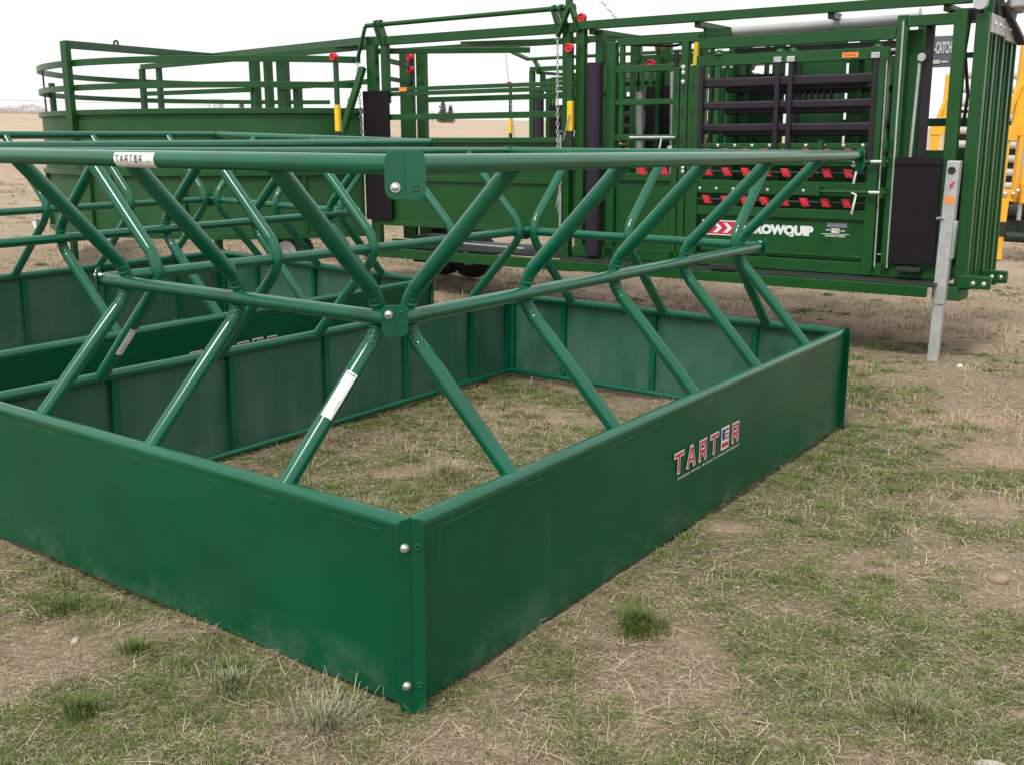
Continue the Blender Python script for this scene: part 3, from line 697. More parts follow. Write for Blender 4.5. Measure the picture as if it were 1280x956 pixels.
rect2(mb, -.758, -.70, .432, .464, Sc, .001, 0); rect2(mb, -.75, -.735, .448, .458, Sc, .0018, 2)
for q in range(3): rect2(mb, -.73, -.705, .438+q*.008, .442+q*.008, Sc, .0018, 1)
rect2(mb, -.835, -.625, .421, .4245, Sc, .001, 0)
V, F = fit_text('Q-POWER 107 SERIES', .15, .016, .02); put2d(mb, [(x-.805, y+.400) for x, y in V], F, Sc, .001, 0)
mb.build('lettering', ['decal_white', 'decal_red', 'decal_grey'], low)
Sg = lambda x, y, l: Vector((x, .62-l, y))
mb = nc(); V, F = fit_text('Q-CATCH', .15, .10, .04); put2d(mb, [(x-.31, y+1.70) for x, y in V], F, Sg, .001, 1)
rect2(mb, -.29, -.235, 1.645, 1.672, Sg, .001, 1); rect2(mb, -.225, -.18, 1.65, 1.665, Sg, .001, 1)
mb.box(-.325, -.145, .625, .645, 1.62, 1.84); mb.build('instruction_plate', ['decal_grey', 'decal_white'], ch)
# head gate
for k, v_ in enumerate((.14, .26, .38, .52, .66, .80, .95)):
    P('head_gate_bar', [(.15, .21, .12, 1.86, v_, v_+(.05 if k % 2 else .03))], 'rig_green' if k % 2 else 'rig_green_worn')
P('head_gate_cap', [(.12, .225, 1.80, 1.92, .06, .48)], 'galv_dull'); P('head_gate_cap', [(.12, .225, 1.78, 1.90, .52, 1.0)], 'galv_dull')
for v_ in (.15, .3, .42, .62, .8): bolt_((.227, v_, 1.86), (1, 0, 0), .018)
mb = nc(); mb.disc((.16, -.03, 1.985), (0, 1, 0), .045, .05, seg=20); mb.build('shaft_cap', 'galv', ch)
mb = nc()
mb.bar((.1, .1, 1.93), (.22, .9, 2.02), .06, .06); mb.tube([(.12, .12, 2.0), (.2, .5, 1.97), (.2, .9, 2.08)], .04, 10); mb.disc((.2, .3, 2.0), (1, 0, 0), .09, .04); mb.disc((.2, .75, 2.02), (1, 0, 0), .10, .04); mb.bar((.22, .3, 2.0), (.26, .9, 1.78), .03, .06, (1, 0, 0)); mb.box(-.1, .1, .2, .4, 1.9, 1.98)
mb.build('head_gate_linkage', 'rig_dark', ch, .004)
P('head_gate_pad', [(.09, .13, .25, .95, .1, .45)], 'rubber')
P('control_housing', [(.26, .60, 1.98, 2.30, .35, .75)], 'galv_dull', .01)
P('head_gate_arm', [(.15, .21, 1.9, 2.3, .1, .16)])
P('foot_bracket', [(.17, .38, .095, .185, -.05, .0), (.17, .24, .08, .12, .0, .5)], g, .006); P('foot_bracket', [(.2, .38, .08, .17, .5, .55), (.17, .3, .06, .1, .55, 1.0)], g, .006)
for c in ((.27, -.055, .135), (.34, -.055, .135), (.28, .495, .125), (.34, .495, .125)): bolt_(c, (0, -1, 0), .016)
# second rig far behind: a copy of the chute with a pipe and chain of its own
ch2 = copy_tree(ch)
M = rig_matrix(CO); off2 = uu*(-4.45)+vv*5.9; M[0][3] += off2.x; M[1][3] += off2.y; M[2][3] += -.03
ch2.matrix_world = M; ch2['label'] = 'distant green squeeze chute seen through the alley rails, with a pipe on top'
nc2 = lambda: MB(CO)
mb = nc2(); mb.tube([(-3.0, 0, 2.17), (-.2, 0, 2.17)], .025, 10); mb.tube([(-3.0, 0, 2.17), (-3.45, -.05, 2.36)], .03, 10); mb.bar((-2.9, 0, 2.17), (-2.8, 0, 2.02), .04, .07, (0, 1, 0)); mb.build('gate_pipe', g, ch2)
chain('chain', (-3.38, -.05, 2.3), (-3.2, -.05, .9), ch2, CO)
handle(ch2, CO, -3.3, 1.1, 1.4)
handle(ch2, CO, -.75, 1.1, 1.5, -.1)
mb = nc2(); mb.box(-2.6, -1.9, -.04, -.02, .5, 1.5); mb.build('rubber_flap', 'rubber', ch2)
mb = nc2(); pulley(mb, (-2.3, -.03, 2.08), (0, 1, 0), .05); pulley(mb, (-2.1, -.03, 1.75), (0, 1, 0), .05); mb.build('pulley', 'red', ch2)

# ---------------- galvanised jack
J = Vector((2.9834, 7.543, 0)); jr = Matrix.Rotation(yaw, 4, 'Z'); jr.translation = J
jk = empty('jack_stand', jr, 'upright galvanised square jack leg holding up the right end of the green rig', 'jack')
mb = MB(); mb.box(-.042, .042, -.042, .042, .40, 1.385); ot = mb.build('outer_tube', 'galv_dull', jk, .008)
mb = MB(); mb.box(-.034, .034, -.034, .034, -.02, .40); mb.build('inner_tube', 'galv_dull', jk, .006)
mb = MB(); mb.torus((-.005, -.044, 1.32), (0, 1, 0), .02, .006, 16, 8); mb.disc((-.005, -.043, 1.32), (0, 1, 0), .016, .004, 0); mb.build('lifting_hole', 'rig_dark', ot); mb = MB(); mb.tube([(-.07, -.02, .99), (-.02, -.05, 1.0)], .012, 8); mb.build('lock_pin', 'galv', ot)
mb = MB(); mb.box(-.03, .03, -.0445, -.043, 1.10, 1.145); mb.build('orange_sticker', 'decal_orange', ot)
mb = MB(); mb.add([(-.012, -.0442, 1.22), (.02, -.0442, 1.25), (.024, -.0442, 1.24), (0, -.0442, 1.205)], [(0, 1, 2, 3)]); mb.add([(-.005, -.0444, 1.20), (.012, -.0444, 1.23), (.018, -.0444, 1.225), (.0, -.0444, 1.195)], [(0, 1, 2, 3)]); mb.build('red_mark', 'decal_red', ot)
mb = MB(); mb.box(.042, .06, -.03, .04, .72, .98); mb.build('mount_plate', 'galv', ot, .004)

# ---------------- yellow implements
def yellow(loc, label):
    M = Matrix.Rotation(R_(-8), 4, 'Z'); M.translation = Vector(loc)
    r = empty('yellow_implement', M, label, 'farm implement', 'yellow steel implements')
    k = .0102; bx_ = lambda mb, x0, x1, y0, y1, d0=0, d1=.12: mb.box((x0-1245)*k, (x1-1245)*k, d0, d1, 1.6-(y1-162)*k, 1.6-(y0-162)*k)
    mb = MB(); bx_(mb, 1247, 1264, 62, 170, .05, .17); bx_(mb, 1256, 1263, 170, 250, .05, .17); mb.build('mast', 'yellow', r, .01)
    mb = MB(); bx_(mb, 1228, 1252, 158, 176); mb.build('upper_arm', 'yellow', r, .01)
    mb = MB(); bx_(mb, 1228, 1256, 234, 248); mb.build('lower_arm', 'yellow', r, .01)
    mb = MB(); bx_(mb, 1230, 1245, 176, 234, .02, .1); mb.build('side_channel', 'yellow', r, .008)
    mb = MB(); mb.bar(((1234-1245)*k, .06, 1.6), ((1250-1245)*k, .06, 2.15), .06, .08, (0, 1, 0)); mb.build('brace', 'yellow', r, .008)
    mb = MB(); mb.bar(((1246-1245)*k, .0, 1.6-(245-162)*k), ((1245-1245)*k, .0, 1.6-(320-162)*k+.03), .09, .08, (0, 1, 0)); bx_(mb, 1240, 1250, 312, 318.8, -.05, .15); mb.build('leg', 'yellow', r, .008)
    mb = MB(); bx_(mb, 1262, 1280, 200, 250, .0, .3); bx_(mb, 1262, 1300, 225, 250, -.1, .3); mb.build('tool_body', 'yellow', r, .02)
    mb = MB(); mb.tube([((1268-1245)*k, .1, 2.1), ((1268-1245)*k, .1, 1.0)], .09, 16); mb.build('ram_cylinder', 'galv_dull', r)
    mb = MB(); mb.tube([(.05, .12, .62), (.75, .12, .62)], .12, 16); mb.tube([(.05, -.02, .30), (.55, -.02, .28)], .07, 12); bx_(mb, 1241, 1251, 272, 290, -.05, .06); mb.box(.05, .7, .1, .16, .25, .7); mb.build('dark_roller', 'rig_dark', r, .01)
    mb = MB(); mb.tube([(.2, .0, .95), (.2, .0, .5)], .03, 10); mb.tube([(-.02, .03, 1.0), (-.02, .03, .7)], .012, 8); mb.build('pin', 'galv', r)
    for c in ((.0, -.02, .82), (.1, -.02, .82), (.15, -.02, .86)):
        mb = MB(); mb.dome(c, (0, -1, 0), .03); mb.build('bolt', 'steel_bright', r)
    return r
y1 = yellow((6.07, 13.68, 0), 'nearer yellow steel implement standing right of the green rig with a dark roller')
y2 = copy_tree(y1); M2 = Matrix.Rotation(R_(-8), 4, 'Z'); M2.translation = Vector((8.35, 22, 0)); y2.matrix_world = M2
y2['label'] = 'farther yellow steel implement seen through the posts of the green squeeze chute'
# pale livestock panels leaned in a stack behind
M = Matrix.Rotation(R_(-12), 4, 'Z'); M.translation = Vector((10.7, 25, 0))
pn = empty('livestock_panel', M, 'pale horizontal-railed livestock panel standing behind the right end of the green rig', 'livestock panel')
for k in range(9):
    mb = MB(); mb.tube([(-.9, 0, .35+k*.3), (1.9, 0, .35+k*.3)], .085, 12); mb.build('rail', 'pale_pipe', pn)
for x_ in (-.85, 1.85):
    mb = MB(); mb.tube([(x_, 0.1, 0), (x_, 0.1, 2.95)], .05, 12); mb.build('post', 'rig_dark', pn)
mb = MB(); mb.box(-.8, 1.8, .12, .15, .1, 2.0); mb.build('backing', 'rig_dark', pn)

# ------------------------------------------------------------------ ground
def vnoise(x, y, seed):
    r = np.random.default_rng(seed); T = r.random((256, 256))
    xi = np.floor(x).astype(int); yi = np.floor(y).astype(int); fx = x-xi; fy = y-yi
    fx = fx*fx*(3-2*fx); fy = fy*fy*(3-2*fy)
    g_ = lambda a, b: T[a % 256, b % 256]
    return (g_(xi, yi)*(1-fx)+g_(xi+1, yi)*fx)*(1-fy)+(g_(xi, yi+1)*(1-fx)+g_(xi+1, yi+1)*fx)*fy
def fbm(x, y, s, o=4):
    t = 0; a = .5; n_ = 0
    for k in range(o): t = t+a*vnoise(x*2**k+17.3*k, y*2**k+5.1*k, s+k); n_ += a; a *= .5
    return t/n_
CP = np.array([(-.256, 2.71, 0), (1.84, 5.86, -.038), (-.02, 7.25, -.088), (-2.12, 4.11, -.05), (2.98, 7.54, 0), (-.58, 7.6, -.05), (-2.67, 4.46, -.05), (-2.4, 8.9, -.05), (5, 3, 0), (-4, 12, 0), (-5, 2, 0), (5, 10, 0), (0, 12, 0), (0, .5, 0), (-4, 7, -.05), (9, 14, 0), (2, 2.5, 0), (.8, 1.5, 0)])
def gh(x, y, fine=True):
    x = np.asarray(x, float); y = np.asarray(y, float); num = 0; den = 1e-4
    for cx, cy, cz in CP:
        k = 1/(((x-cx)**2+(y-cy)**2)+.05)**2; num = num+k*cz; den = den+k
    z = num/den
    if fine:
        near = np.clip((30-np.hypot(x, y))/20, 0, 1)
        z = z+near*((fbm(x*3, y*3, 50)-.5)*.03+(fbm(x*14, y*14, 60, 3)-.5)*.022)-.012*near
    return z
_fi = feeder_matrix(True, (-.2561, 2.71, 0)).inverted()
def edged(x, y):
    lx = _fi[0][0]*x+_fi[0][1]*y+_fi[0][3]; ly = _fi[1][0]*x+_fi[1][1]*y+_fi[1][3]; V_ = ly/by; U_ = lx-bx*V_
    dx_ = np.maximum(np.maximum(-U_, U_-FA), 0); dy_ = np.maximum(np.maximum(-V_, V_-FB), 0)
    d_ = np.hypot(dx_, dy_); return np.where(d_ > 0, d_, .12)
DP = ((-1.42, 3.2, .17), (1.38, 3.86, .13), (.93, 4.23, .12), (1.78, 3.62, .14), (.62, 3.2, .07), (2.6, 5.4, .3), (2.2, 4.6, .16))
def dirtmap(x, y):
    t = 0
    for cx, cy, cr in DP: t = t+np.exp(-(((x-cx)**2+(y-cy)**2)/cr**2)*(.7+.8*fbm(x*9, y*9, 404, 2)))
    return np.clip(t, 0, 1)
def greenmap(x, y):
    g_ = fbm(x*2.0, y*2.0, 5, 4); h_ = fbm(x*.55+9, y*.55, 25, 2)
    v_ = (g_-.5)*3.6+(h_-.5)*1.0+.58+.38*np.exp(-(edged(x, y)/.07)**2)
    v_ = v_+.25*np.exp(-((x-1.6)**2/1.8+(y-3.4)**2/3))-.28*np.exp(-((x+1.2)**2/.6+(y-3.3)**2/1.2))
    v_ = v_-np.clip((y-6.3)/4, 0, 1.2)*.7
    return np.clip(v_-1.2*dirtmap(x, y), 0, 1)
n = 620; s_ = np.linspace(-1, 1, n); kx = 3.0/np.sinh(7.6)*1000; gx = kx*np.sinh(7.6*s_); gy = kx*np.sinh(7.6*s_)+5
GX, GY = np.meshgrid(gx, gy); GZ = gh(GX, GY)
far = np.clip((np.hypot(GX, GY)-60)/300, 0, 1)
V = np.stack([GX.ravel(), GY.ravel(), GZ.ravel()], 1)
idx = np.arange(n*n).reshape(n, n); Fq = np.stack([idx[:-1, :-1], idx[:-1, 1:], idx[1:, 1:], idx[1:, :-1]], -1).reshape(-1, 4)
def fast_mesh(name, V, F, mt, attr=None):
    me = bpy.data.meshes.new(name); nv, nf, k = len(V), len(F), F.shape[1]
    me.vertices.add(nv); me.vertices.foreach_set('co', V.astype(np.float32).ravel())
    me.loops.add(nf*k); me.loops.foreach_set('vertex_index', F.astype(np.int32).ravel())
    me.polygons.add(nf); me.polygons.foreach_set('loop_start', np.arange(0, nf*k, k, dtype=np.int32))
    me.polygons.foreach_set('loop_total', np.full(nf, k, dtype=np.int32)); me.update(calc_edges=True)
    if attr is not None:
        a = me.color_attributes.new('tint', 'FLOAT_COLOR', 'POINT'); a.data.foreach_set('color', np.concatenate([attr, np.ones((nv, 1))], 1).astype(np.float32).ravel())
    me.materials.append(mt); o = bpy.data.objects.new(name, me); link(o); return o
gm = greenmap(GX, GY).ravel(); dr = np.clip((fbm(GX*1.3+40, GY*1.3, 77, 3)-.56)*6*.8+1.3*dirtmap(GX, GY), 0, 1).ravel()
# mask under the rig: less straw and green in the ground tint
def inrig(x, y):
    rx, ry = x-O0.x, y-O0.y; u_ = rx*math.cos(yaw)+ry*math.sin(yaw); v_ = -rx*math.sin(yaw)+ry*math.cos(yaw)
    return u_, v_
u_, v_ = inrig(GX, GY); bare = (np.clip(1-np.abs(v_-.2)/1.1, 0, 1)*np.clip((u_+4.5)/1, 0, 1)*np.clip((.6-u_)/.6, 0, 1)).ravel()
rr_ = np.hypot(GX, GY).ravel(); farf = (.35*np.clip((rr_-7.5)/8, 0, 1)+.65*np.clip((rr_-16)/60, 0, 1))*(1-.6*bare); farf = np.clip(farf+np.clip((rr_-7)/3, 0, .3)*np.clip((fbm(GX*.9, GY*.9, 301, 4).ravel()-.45)*4, 0, 1)*(1-bare), 0, 1)
mt = bpy.data.materials.new('ground'); mt.use_nodes = True; N_ = mt.node_tree.nodes; L_ = mt.node_tree.links; B_ = N_['Principled BSDF']
B_.inputs['Roughness'].default_value = .95; B_.inputs['Specular IOR Level'].default_value = .15
at = N_.new('ShaderNodeAttribute'); at.attribute_name = 'tint'; sp = N_.new('ShaderNodeSeparateColor'); L_.new(at.outputs['Color'], sp.inputs[0])
tc = N_.new('ShaderNodeTexCoord')
def noise(scale, det=6, ro=.6, vec=None):
    q = N_.new('ShaderNodeTexNoise'); q.inputs['Scale'].default_value = scale; q.inputs['Detail'].default_value = det; q.inputs['Roughness'].default_value = ro
    L_.new(vec or tc.outputs['Object'], q.inputs['Vector']); return q.outputs['Fac']
def ramp(f, stops):
    q = N_.new('ShaderNodeValToRGB'); e = q.color_ramp.elements
    while len(e) < len(stops): e.new(.5)
    for k, (p, c) in enumerate(stops): e[k].position = p; e[k].color = (*c, 1)
    L_.new(f, q.inputs[0]); return q.outputs[0]
def mixc(f, a, b, bl='MIX'):
    q = N_.new('ShaderNodeMixRGB'); q.blend_type = bl
    if isinstance(f, float): q.inputs[0].default_value = f
    else: L_.new(f, q.inputs[0])
    L_.new(a, q.inputs[1]); L_.new(b, q.inputs[2]); return q.outputs[0]
soil = ramp(noise(38, 8, .75), [(.3, (.105, .076, .048)), (.5, (.245, .186, .128)), (.68, (.44, .350, .248))])
soil2 = ramp(noise(6, 8, .7), [(.35, (.165, .125, .085)), (.65, (.275, .21, .145))])
soilm = mixc(.4, soil, soil2)
dirt = ramp(noise(22, 8, .7), [(.3, (.22, .15, .105)), (.5, (.34, .24, .172)), (.7, (.47, .35, .26))])
grs = ramp(noise(50, 7, .7), [(.3, (.055, .068, .024)), (.7, (.15, .155, .065))])
c_ = mixc(sp.outputs[0], soilm, grs)
dm = N_.new('ShaderNodeMath'); dm.operation = 'MULTIPLY'; dm.inputs[1].default_value = .9; L_.new(sp.outputs[1], dm.inputs[0])
c_ = mixc(dm.outputs[0], c_, dirt)
mpg = N_.new('ShaderNodeMapping'); mpg.inputs['Scale'].default_value = (.25, 1, 1); L_.new(tc.outputs['Object'], mpg.inputs[0])
straw = ramp(noise(.9, 9, .65, mpg.outputs[0]), [(.3, (.34, .265, .20)), (.5, (.47, .385, .30)), (.7, (.58, .49, .395))])
strawf = ramp(noise(5, 9, .75), [(.3, (.24, .17, .115)), (.5, (.42, .32, .225)), (.7, (.60, .48, .35))])
mpl = N_.new('ShaderNodeMapping'); mpl.inputs['Scale'].default_value = (.02, .09, 1); L_.new(tc.outputs['Object'], mpl.inputs[0])
strawl = ramp(noise(1, 7, .7, mpl.outputs[0]), [(.35, (.62, .58, .52)), (.5, (.95, .95, .92)), (.65, (1, 1, 1))])
strawm = mixc(1.0, mixc(.45, straw, strawf), strawl, 'MULTIPLY')
c_ = mixc(sp.outputs[2], c_, strawm)
L_.new(c_, B_.inputs['Base Color'])
bp = N_.new('ShaderNodeBump'); bp.inputs['Strength'].default_value = .7; bp.inputs['Distance'].default_value = .012; L_.new(noise(70, 5, .7), bp.inputs['Height']); L_.new(bp.outputs[0], B_.inputs['Normal'])
gr = fast_mesh('ground', V, Fq, mt, np.stack([gm*.8*(1-bare), np.maximum(dr*.8, 0), farf], 1))
gr.data.polygons.foreach_set('use_smooth', np.ones(len(Fq), bool)); tag(gr, kind='structure')

# ------------------------------------------------------------------ grass, straw and litter
def sample(nn, r0=1.7, r1=13, spread=.62):
    r = np.exp(rng.uniform(math.log(r0), math.log(r1), nn)); t = rng.uniform(-spread, spread, nn)
    return r*np.sin(t), r*np.cos(t), r
def inbar(x, y, tol=.010):
    """near a feeder side sheet: keep blades from crossing it"""
    M = feeder_matrix(True, (-.2561, 2.71, 0)).inverted(); lx = M[0][0]*x+M[0][1]*y+M[0][3]; ly = M[1][0]*x+M[1][1]*y+M[1][3]
    V_ = ly/by; U_ = lx-bx*V_
    ins = (U_ > -tol) & (U_ < FA+tol) & (V_ > -tol) & (V_ < FB+tol); deep = (U_ > tol) & (U_ < FA-tol) & (V_ > tol) & (V_ < FB-tol)
    return ins & ~deep
def blades(name, x, y, h, wd, lean, curve, colr, flat=False, z0=None):
    nn = len(x); az = rng.uniform(0, 2*np.pi, nn); dx, dy = np.cos(az), np.sin(az); px, py = -dy, dx
    z = gh(x, y)-.004 if z0 is None else z0
    lx = h*np.sin(lean); lz = h*np.cos(lean)
    b = np.stack([x, y, z], 1); D = np.stack([dx, dy, 0*dx], 1); Pp = np.stack([px, py, 0*px], 1); U = np.array([0, 0, 1.])
    mid = b+D*(lx*.5*(1-curve))[:, None]+U*(lz*.62)[:, None]; tip = b+D*lx[:, None]*(1+curve)[:, None]+U*(lz*(1-curve*.5))[:, None]
    hw = (wd/2)[:, None]
    V = np.stack([b-Pp*hw, b+Pp*hw, mid+Pp*hw*.8, mid-Pp*hw*.8, tip], 1).reshape(-1, 3)
    k = np.arange(nn)[:, None]*5
    F = np.concatenate([np.concatenate([k, k+1, k+2], 1), np.concatenate([k, k+2, k+3], 1), np.concatenate([k+3, k+2, k+4], 1)], 0)
    return fast_mesh(name, V, F, MATS['blade'], np.repeat(colr, 5, 0))
def tint(nn, a, b, jit=.12):
    t = rng.random((nn, 1)); c = np.array(a)*(1-t)+np.array(b)*t
    return np.clip(c*(1+rng.normal(0, jit, (nn, 1))), .005, 1)
# green blades: many small mounded clumps, thicker where the patches are
def clumps(name, ncl, r0, r1, wfun, per, sg, hr, ca, cb, lean, dry, wk, label):
    cx, cy, cr = sample(ncl, r0, r1, .66); gmv = wfun(cx, cy, cr); k_ = rng.random(len(cx)) < gmv; cx, cy, gmv = cx[k_], cy[k_], np.clip(gmv[k_], 0, 1)
    big = rng.random(len(cx))**2.2; pr = (per[0]+(per[1]-per[0])*big).astype(int); s_ = sg[0]+(sg[1]-sg[0])*big; ct = rng.random(len(cx)); ch_ = rng.uniform(.6, 1.2, len(cx))*(.7+.6*big)
    ii = np.repeat(np.arange(len(cx)), pr); ox, oy = rng.normal(0, 1, len(ii)), rng.normal(0, 1, len(ii)); x = cx[ii]+ox*s_[ii]*1.25; y = cy[ii]+oy*s_[ii]
    mound = np.exp(-(ox**2+oy**2)*.32); kk = ~inbar(x, y); ii, x, y, mound = ii[kk], x[kk], y[kk], mound[kk]; r = np.hypot(x, y); nn = len(x)
    tt = np.clip(ct[ii]+rng.normal(0, .25, nn), 0, 1)[:, None]; cl = (np.array(ca)*(1-tt)+np.array(cb)*tt)*(1+rng.normal(0, .15, (nn, 1)))
    dryb = rng.random(nn) < dry; cl[dryb] = np.array([.38, .31, .20])*(1+rng.normal(0, .15, (dryb.sum(), 1)))
    o = blades(name, x, y, rng.uniform(hr[0], hr[1], nn)*ch_[ii]*(.35+.75*mound), np.maximum(.0014, wk*r), rng.uniform(.1, lean, nn), rng.uniform(0, .5, nn), np.clip(cl, .01, 1))
    print(name, nn); return tag(o, label, 'grass', kind='stuff')
clumps('grass', 30000, 1.65, 13, lambda x, y, r: greenmap(x, y)**1.6*1.25+.02, (14, 190), (.006, .036), (.013, .036), (.065, .125, .022), (.20, .250, .066), 1.2, .05, .00042, 'short green grass growing in patches between the straw')
def dryw(x, y, r):
    ur, vr = inrig(x, y)
    return np.clip((fbm(x*1.7+7, y*1.7+3, 133, 4)-.5)*2.4+.0+np.clip((r-5)/4, 0, 1)*.75, .04, 1)*np.where((np.abs(vr-.1) < .75) & (ur > -4) & (ur < .3), .3, 1)
clumps('dry_grass', 26000, 1.8, 30, lambda x, y, r: dryw(x, y, r)*np.clip((r-1.5)/5, .35, 1), (4, 46), (.008, .07), (.03, .085), (.22, .165, .10), (.56, .45, .30), 1.45, .3, .0005, 'dry tan grass standing in thin bunches over the ground')
# fine dry litter lying flat
def litter(name, nn, r0, r1, l0, l1, w0, cols, upz=.35, label=''):
    x, y, r = sample(nn, r0, r1); k = ~inbar(x, y, .008) & (rng.random(len(x)) > .85*dirtmap(x, y)); x, y, r = x[k], y[k], r[k]; nn = len(x)
    L = rng.uniform(l0, l1, nn); az = rng.uniform(0, 2*np.pi, nn); el_ = np.abs(rng.normal(0, upz, nn)); wv = np.maximum(w0, .00045*r)*rng.uniform(.6, 1.3, nn)
    z = gh(x, y)+rng.uniform(.001, .012, nn)
    d = np.stack([np.cos(az)*np.cos(el_), np.sin(az)*np.cos(el_), np.sin(el_)*.6], 1); p = np.stack([-np.sin(az), np.cos(az), 0*az], 1)*(wv/2)[:, None]
    b = np.stack([x, y, z], 1); c = b+d*(L*.5)[:, None]; bend = np.stack([-np.sin(az), np.cos(az), 0*az], 1)*(rng.normal(0, .05, nn)*L)[:, None]; e = b+d*L[:, None]+bend; e[:, 2] -= .3*(e[:, 2]-z)
    V = np.stack([b-p, b+p, c+p, c-p, e+p*.5, e-p*.5], 1).reshape(-1, 3); k = np.arange(nn)[:, None]*6
    F = np.concatenate([np.concatenate([k, k+1, k+2, k+3], 1), np.concatenate([k+3, k+2, k+4, k+5], 1)], 0)
    return tag(fast_mesh(name, V, F, MATS['blade'], np.repeat(cols(nn, x, y), 6, 0)), label, 'straw', kind='stuff')
litter('dry_litter', 480000, 1.7, 24, .006, .028, .0012, lambda n_, x, y: tint(n_, (.13, .094, .066), (.55, .44, .335), .3), .25, 'fine dry grass litter covering the soil')
litter('loose_straw', 5000, 1.8, 13, .05, .13, .0016, lambda n_, x, y: tint(n_, (.36, .29, .19), (.62, .53, .38), .15), .18, 'loose pale straw stalks scattered over the ground')
# single tufts
def tuft(loc, rad, hgt, nn, ca, cb, lean, label, name='grass_tuft', wd=.0024):
    a = rng.uniform(0, 2*np.pi, nn); q = rad*np.minimum(np.abs(rng.normal(0, .55, nn)), 1.5); x = q*np.cos(a); y = q*np.sin(a)
    out = a+rng.normal(0, .7, nn); ln = rng.uniform(.1, lean, nn)*(.3+q/rad); h = hgt*rng.uniform(.5, 1.1, nn)
    zb = gh(x+loc[0], y+loc[1])-float(gh(loc[0], loc[1]))-.004
    dx, dy = np.cos(out), np.sin(out); b = np.stack([x, y, zb], 1); D = np.stack([dx, dy, 0*dx], 1); Pp = np.stack([-dy, dx, 0*dx], 1)*wd/2; U = np.array([0, 0, 1.])
    lx = h*np.sin(ln); lz = h*np.cos(ln); cv = rng.uniform(.1, .5, nn)
    m1 = b+D*(lx*.35)[:, None]+U*(lz*.55)[:, None]; m2 = b+D*(lx*.8)[:, None]+U*(lz*.9)[:, None]; t_ = b+D*(lx*(1.2+cv))[:, None]+U*(lz*(1-cv*.6))[:, None]
    V = np.stack([b-Pp, b+Pp, m1+Pp, m1-Pp, m2+Pp*.7, m2-Pp*.7, t_], 1).reshape(-1, 3); k = np.arange(nn)[:, None]*7
    F = np.concatenate([np.concatenate(c, 1) for c in ([k, k+1, k+2], [k, k+2, k+3], [k+3, k+2, k+4], [k+3, k+4, k+5], [k+5, k+4, k+6])], 0)
    o = fast_mesh(name, V, F, MATS['blade'], np.repeat(tint(nn, ca, cb, .18), 7, 0)); o.location = (loc[0], loc[1], float(gh(loc[0], loc[1])))
    return tag(o, label, 'grass tuft', 'grass tufts around the nearest feeder')
GA, GB = (.055, .10, .018), (.16, .20, .055); DA, DB = (.24, .22, .14), (.48, .44, .33)
tuft((.43, 3.27), .085, .07, 1000, GA, GB, .7, 'rounded dark green tuft standing alone beside the right side panel')
tuft((-.50, 2.64), .16, .085, 520, (.14, .16, .08), (.42, .40, .27), 1.75, 'pale dry bunch of long grass near the foot of the left side panel')
tuft((-.80, 2.84), .11, .07, 420, (.11, .15, .06), (.40, .38, .25), 1.7, 'dry grass bunch mixed with green, left of the larger pale bunch')
tuft((-.82, 2.93), .09, .05, 420, GA, GB, .8, 'green tuft right behind the smaller dry bunch')
tuft((-1.17, 2.70), .07, .06, 420, GA, GB, .8, 'green tuft at the lower left of the photo')
tuft((-1.15, 3.08), .08, .045, 420, GA, GB, .8, 'low green tuft midway along the left side panel')
tuft((-1.52, 3.42), .11, .045, 480, GA, GB, .8, 'green tuft below the left end of the left side panel')
tuft((-.30, 4.9), .16, .09, 330, (.2, .19, .1), (.4, .38, .24), 1.1, 'dry olive tuft inside the nearest feeder')
tuft((-.62, 4.35), .12, .10, 300, (.16, .17, .08), (.36, .35, .2), 1.1, 'olive tuft just inside the left side panel')
tuft((1.15, 2.75), .2, .07, 380, (.14, .15, .08), (.3, .3, .17), 1.5, 'sprawling faded tuft at the lower right of the photo')
tuft((-1.93, 5.75), .25, .13, 260, (.3, .26, .16), (.55, .48, .33), 1.1, 'straw coloured bunch inside the farther feeder')
# stones and clods
def stone(loc, r, label, m='stone', sq=(1, .7, .45)):
    import bmesh
    bm = bmesh.new(); bmesh.ops.create_icosphere(bm, subdivisions=3, radius=r)
    for v in bm.verts:
        k = 1+.35*(float(vnoise(np.array([v.co.x/r*1.3+9]), np.array([v.co.y/r*1.3+v.co.z/r+5]), 3)[0])-.5)
        v.co = Vector((v.co.x*sq[0]*k, v.co.y*sq[1]*k, v.co.z*sq[2]*k))
    me = bpy.data.meshes.new('stone'); bm.to_mesh(me); bm.free(); me.materials.append(MATS[m])
    for p in me.polygons: p.use_smooth = True
    o = bpy.data.objects.new('stone' if m != 'clod' else 'soil_clod', me); link(o); o.location = (loc[0], loc[1], float(gh(*loc))+r*sq[2]*.35); o.rotation_euler.z = random.uniform(0, 3)
    return tag(o, label, 'stone' if m != 'clod' else 'clod')
stone((-1.38, 3.17), .018, 'small pale pebble on bare soil at the left')
stone((1.80, 3.72), .04, 'brown soil clod among grass at the right edge', 'clod')
stone((1.27, 2.50), .045, 'flat pale stone at the bottom right corner', 'stone', (1.3, .9, .3))
stone((.82, 3.62), .012, 'tiny pale pebble among green grass on the right')
tag(stone((3.12, 7.40), .03, 'crumpled white scrap lying beside the foot of the jack', 'white', (1.4, .6, .4)), cat='scrap')

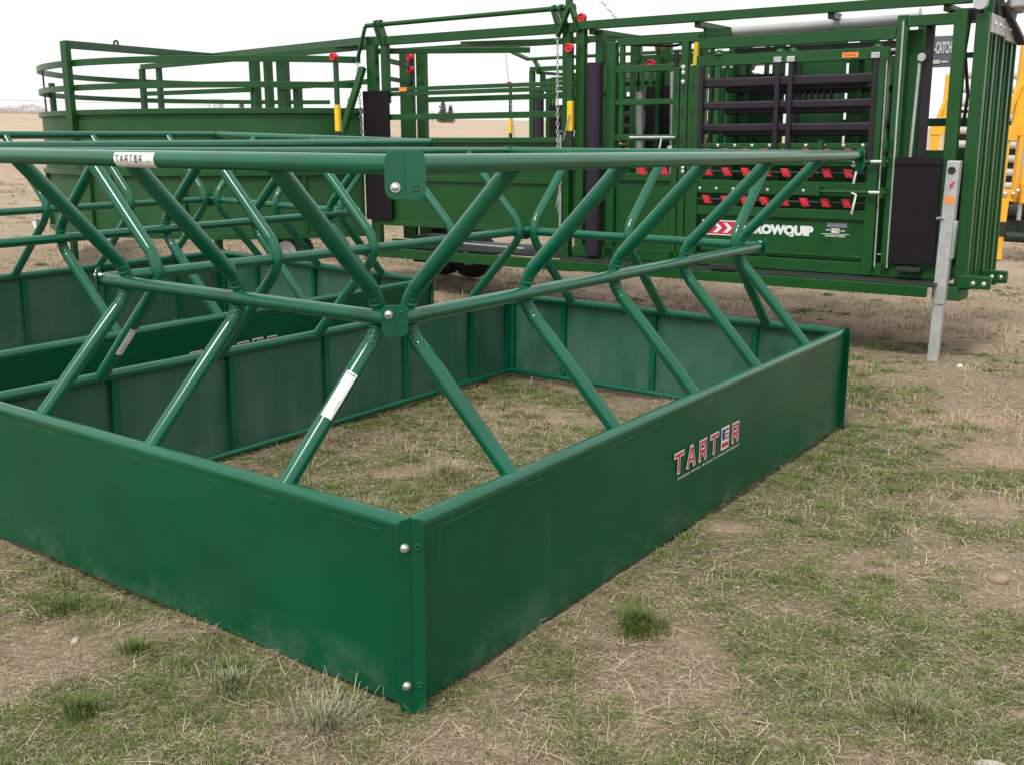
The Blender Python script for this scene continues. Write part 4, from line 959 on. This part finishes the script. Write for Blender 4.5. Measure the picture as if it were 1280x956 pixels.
# ------------------------------------------------------------------ distance: conifers, brush, irrigation line
def treeM(x, y): 
    M = Matrix.Identity(4); M.translation = Vector((x, y, 0)); return M
def at_px(px, D):     # ground spot at depth D under a photo column
    t = (px-640)/1357.4; return t*D, D
def conifer(px, D, h, rad, label, bare=False):
    x, y = at_px(px, D); r = empty('conifer_tree' if not bare else 'bare_tree', treeM(x, y), label, 'tree', 'trees on the horizon')
    mb = MB(); mb.tube([(0, 0, -.1), (0, 0, h*.9)], [h*.03, h*.008], 7); mb.build('trunk', 'bark', r)
    nn = 900; t = rng.random(nn)**.7; z = h*(.08+.92*(1-t)) if not bare else h*(.25+.75*rng.random(nn))
    if not bare: rr = rad*(1-z/h)*(.55+.55*rng.random(nn))+.05
    else: rr = rad*np.sqrt(np.clip(1-((z-h*.6)/(h*.42))**2, 0, 1))*np.sqrt(rng.random(nn))
    a = rng.uniform(0, 6.283, nn); c = np.stack([rr*np.cos(a), rr*np.sin(a), z], 1); s0 = h*(.05 if not bare else .03)
    V = np.repeat(c, 3, 0)+rng.normal(0, s0, (nn*3, 3)); V[2::3] = V[1::3]+rng.normal(0, s0*(.6 if not bare else .25), (nn, 3)); V[:, 2] = np.maximum(V[:, 2], .02)
    o = fast_mesh('crown', V, np.arange(nn*3).reshape(-1, 3), MATS['needles' if not bare else 'hazed_twigs']); o.parent = r; return r
conifer(550, 380, 7.2, 1.9, 'taller of two dark conifers close together on the horizon, seen through the alley rails')
conifer(559, 380, 6.0, 1.6, 'shorter dark conifer just right of the taller one, seen through the alley rails')
conifer(537, 420, 4.4, 1.8, 'low bare bush left of the two horizon conifers', True)
conifer(306, 380, 6.1, 1.5, 'small pointed conifer on the horizon above the tub, right of the rounded trees')
conifer(273, 400, 7.2, 3.2, 'rounded bare tree clump on the horizon above the middle of the tub', True)
conifer(281, 380, 6.6, 1.6, 'rounded tree at the right side of the clump above the tub', True)
nn = 30000; px_ = rng.uniform(-60, 440, nn); D = rng.uniform(520, 600, nn); hmax = 4.6*np.clip(fbm(px_*.06, px_*0+3, 7, 3)*1.5-.1, .2, 1)*np.where(px_ < 70, 1, .55)
x = (px_-640)/1357.4*D; z = hmax*rng.random(nn)**1.3; c = np.stack([x, D, z], 1); V = np.repeat(c, 3, 0)+rng.normal(0, .35, (nn*3, 3)); V[:, 2] = np.maximum(V[:, 2], .0); V[2::3] = V[1::3]+rng.normal(0, .12, (nn, 3))
tag(fast_mesh('brush', V, np.arange(nn*3).reshape(-1, 3), MATS['hazed_twigs']), 'low bare brush along the horizon at the left, purplish haze in its colour', 'brush', kind='stuff')
x0, y0 = at_px(20, 330); pv = empty('irrigation_pivot', treeM(x0, y0), 'thin irrigation pivot line stretching over the field at the far left', 'irrigation pivot')
mb = MB(); pts = [(-60+i*4, 0, 4.2+.35*math.sin((i % 10)/10*math.pi)) for i in range(31)]; mb.tube(pts, .09, 6); mb.build('water_pipe', 'galv_dull', pv)
mb = MB(); mb.tube([(-60+i*4, 0, 3.4-.6*math.sin((i % 10)/10*math.pi)) for i in range(31)], .035, 5); mb.build('truss_rod', 'galv_dull', pv)
for x_ in (-60, -20, 20, 60):
    mb = MB(); mb.tube([(x_-1.6, 0, 0), (x_, 0, 4.2)], .06, 5); mb.tube([(x_+1.6, 0, 0), (x_, 0, 4.2)], .06, 5); mb.build('tower_leg', 'galv_dull', pv)
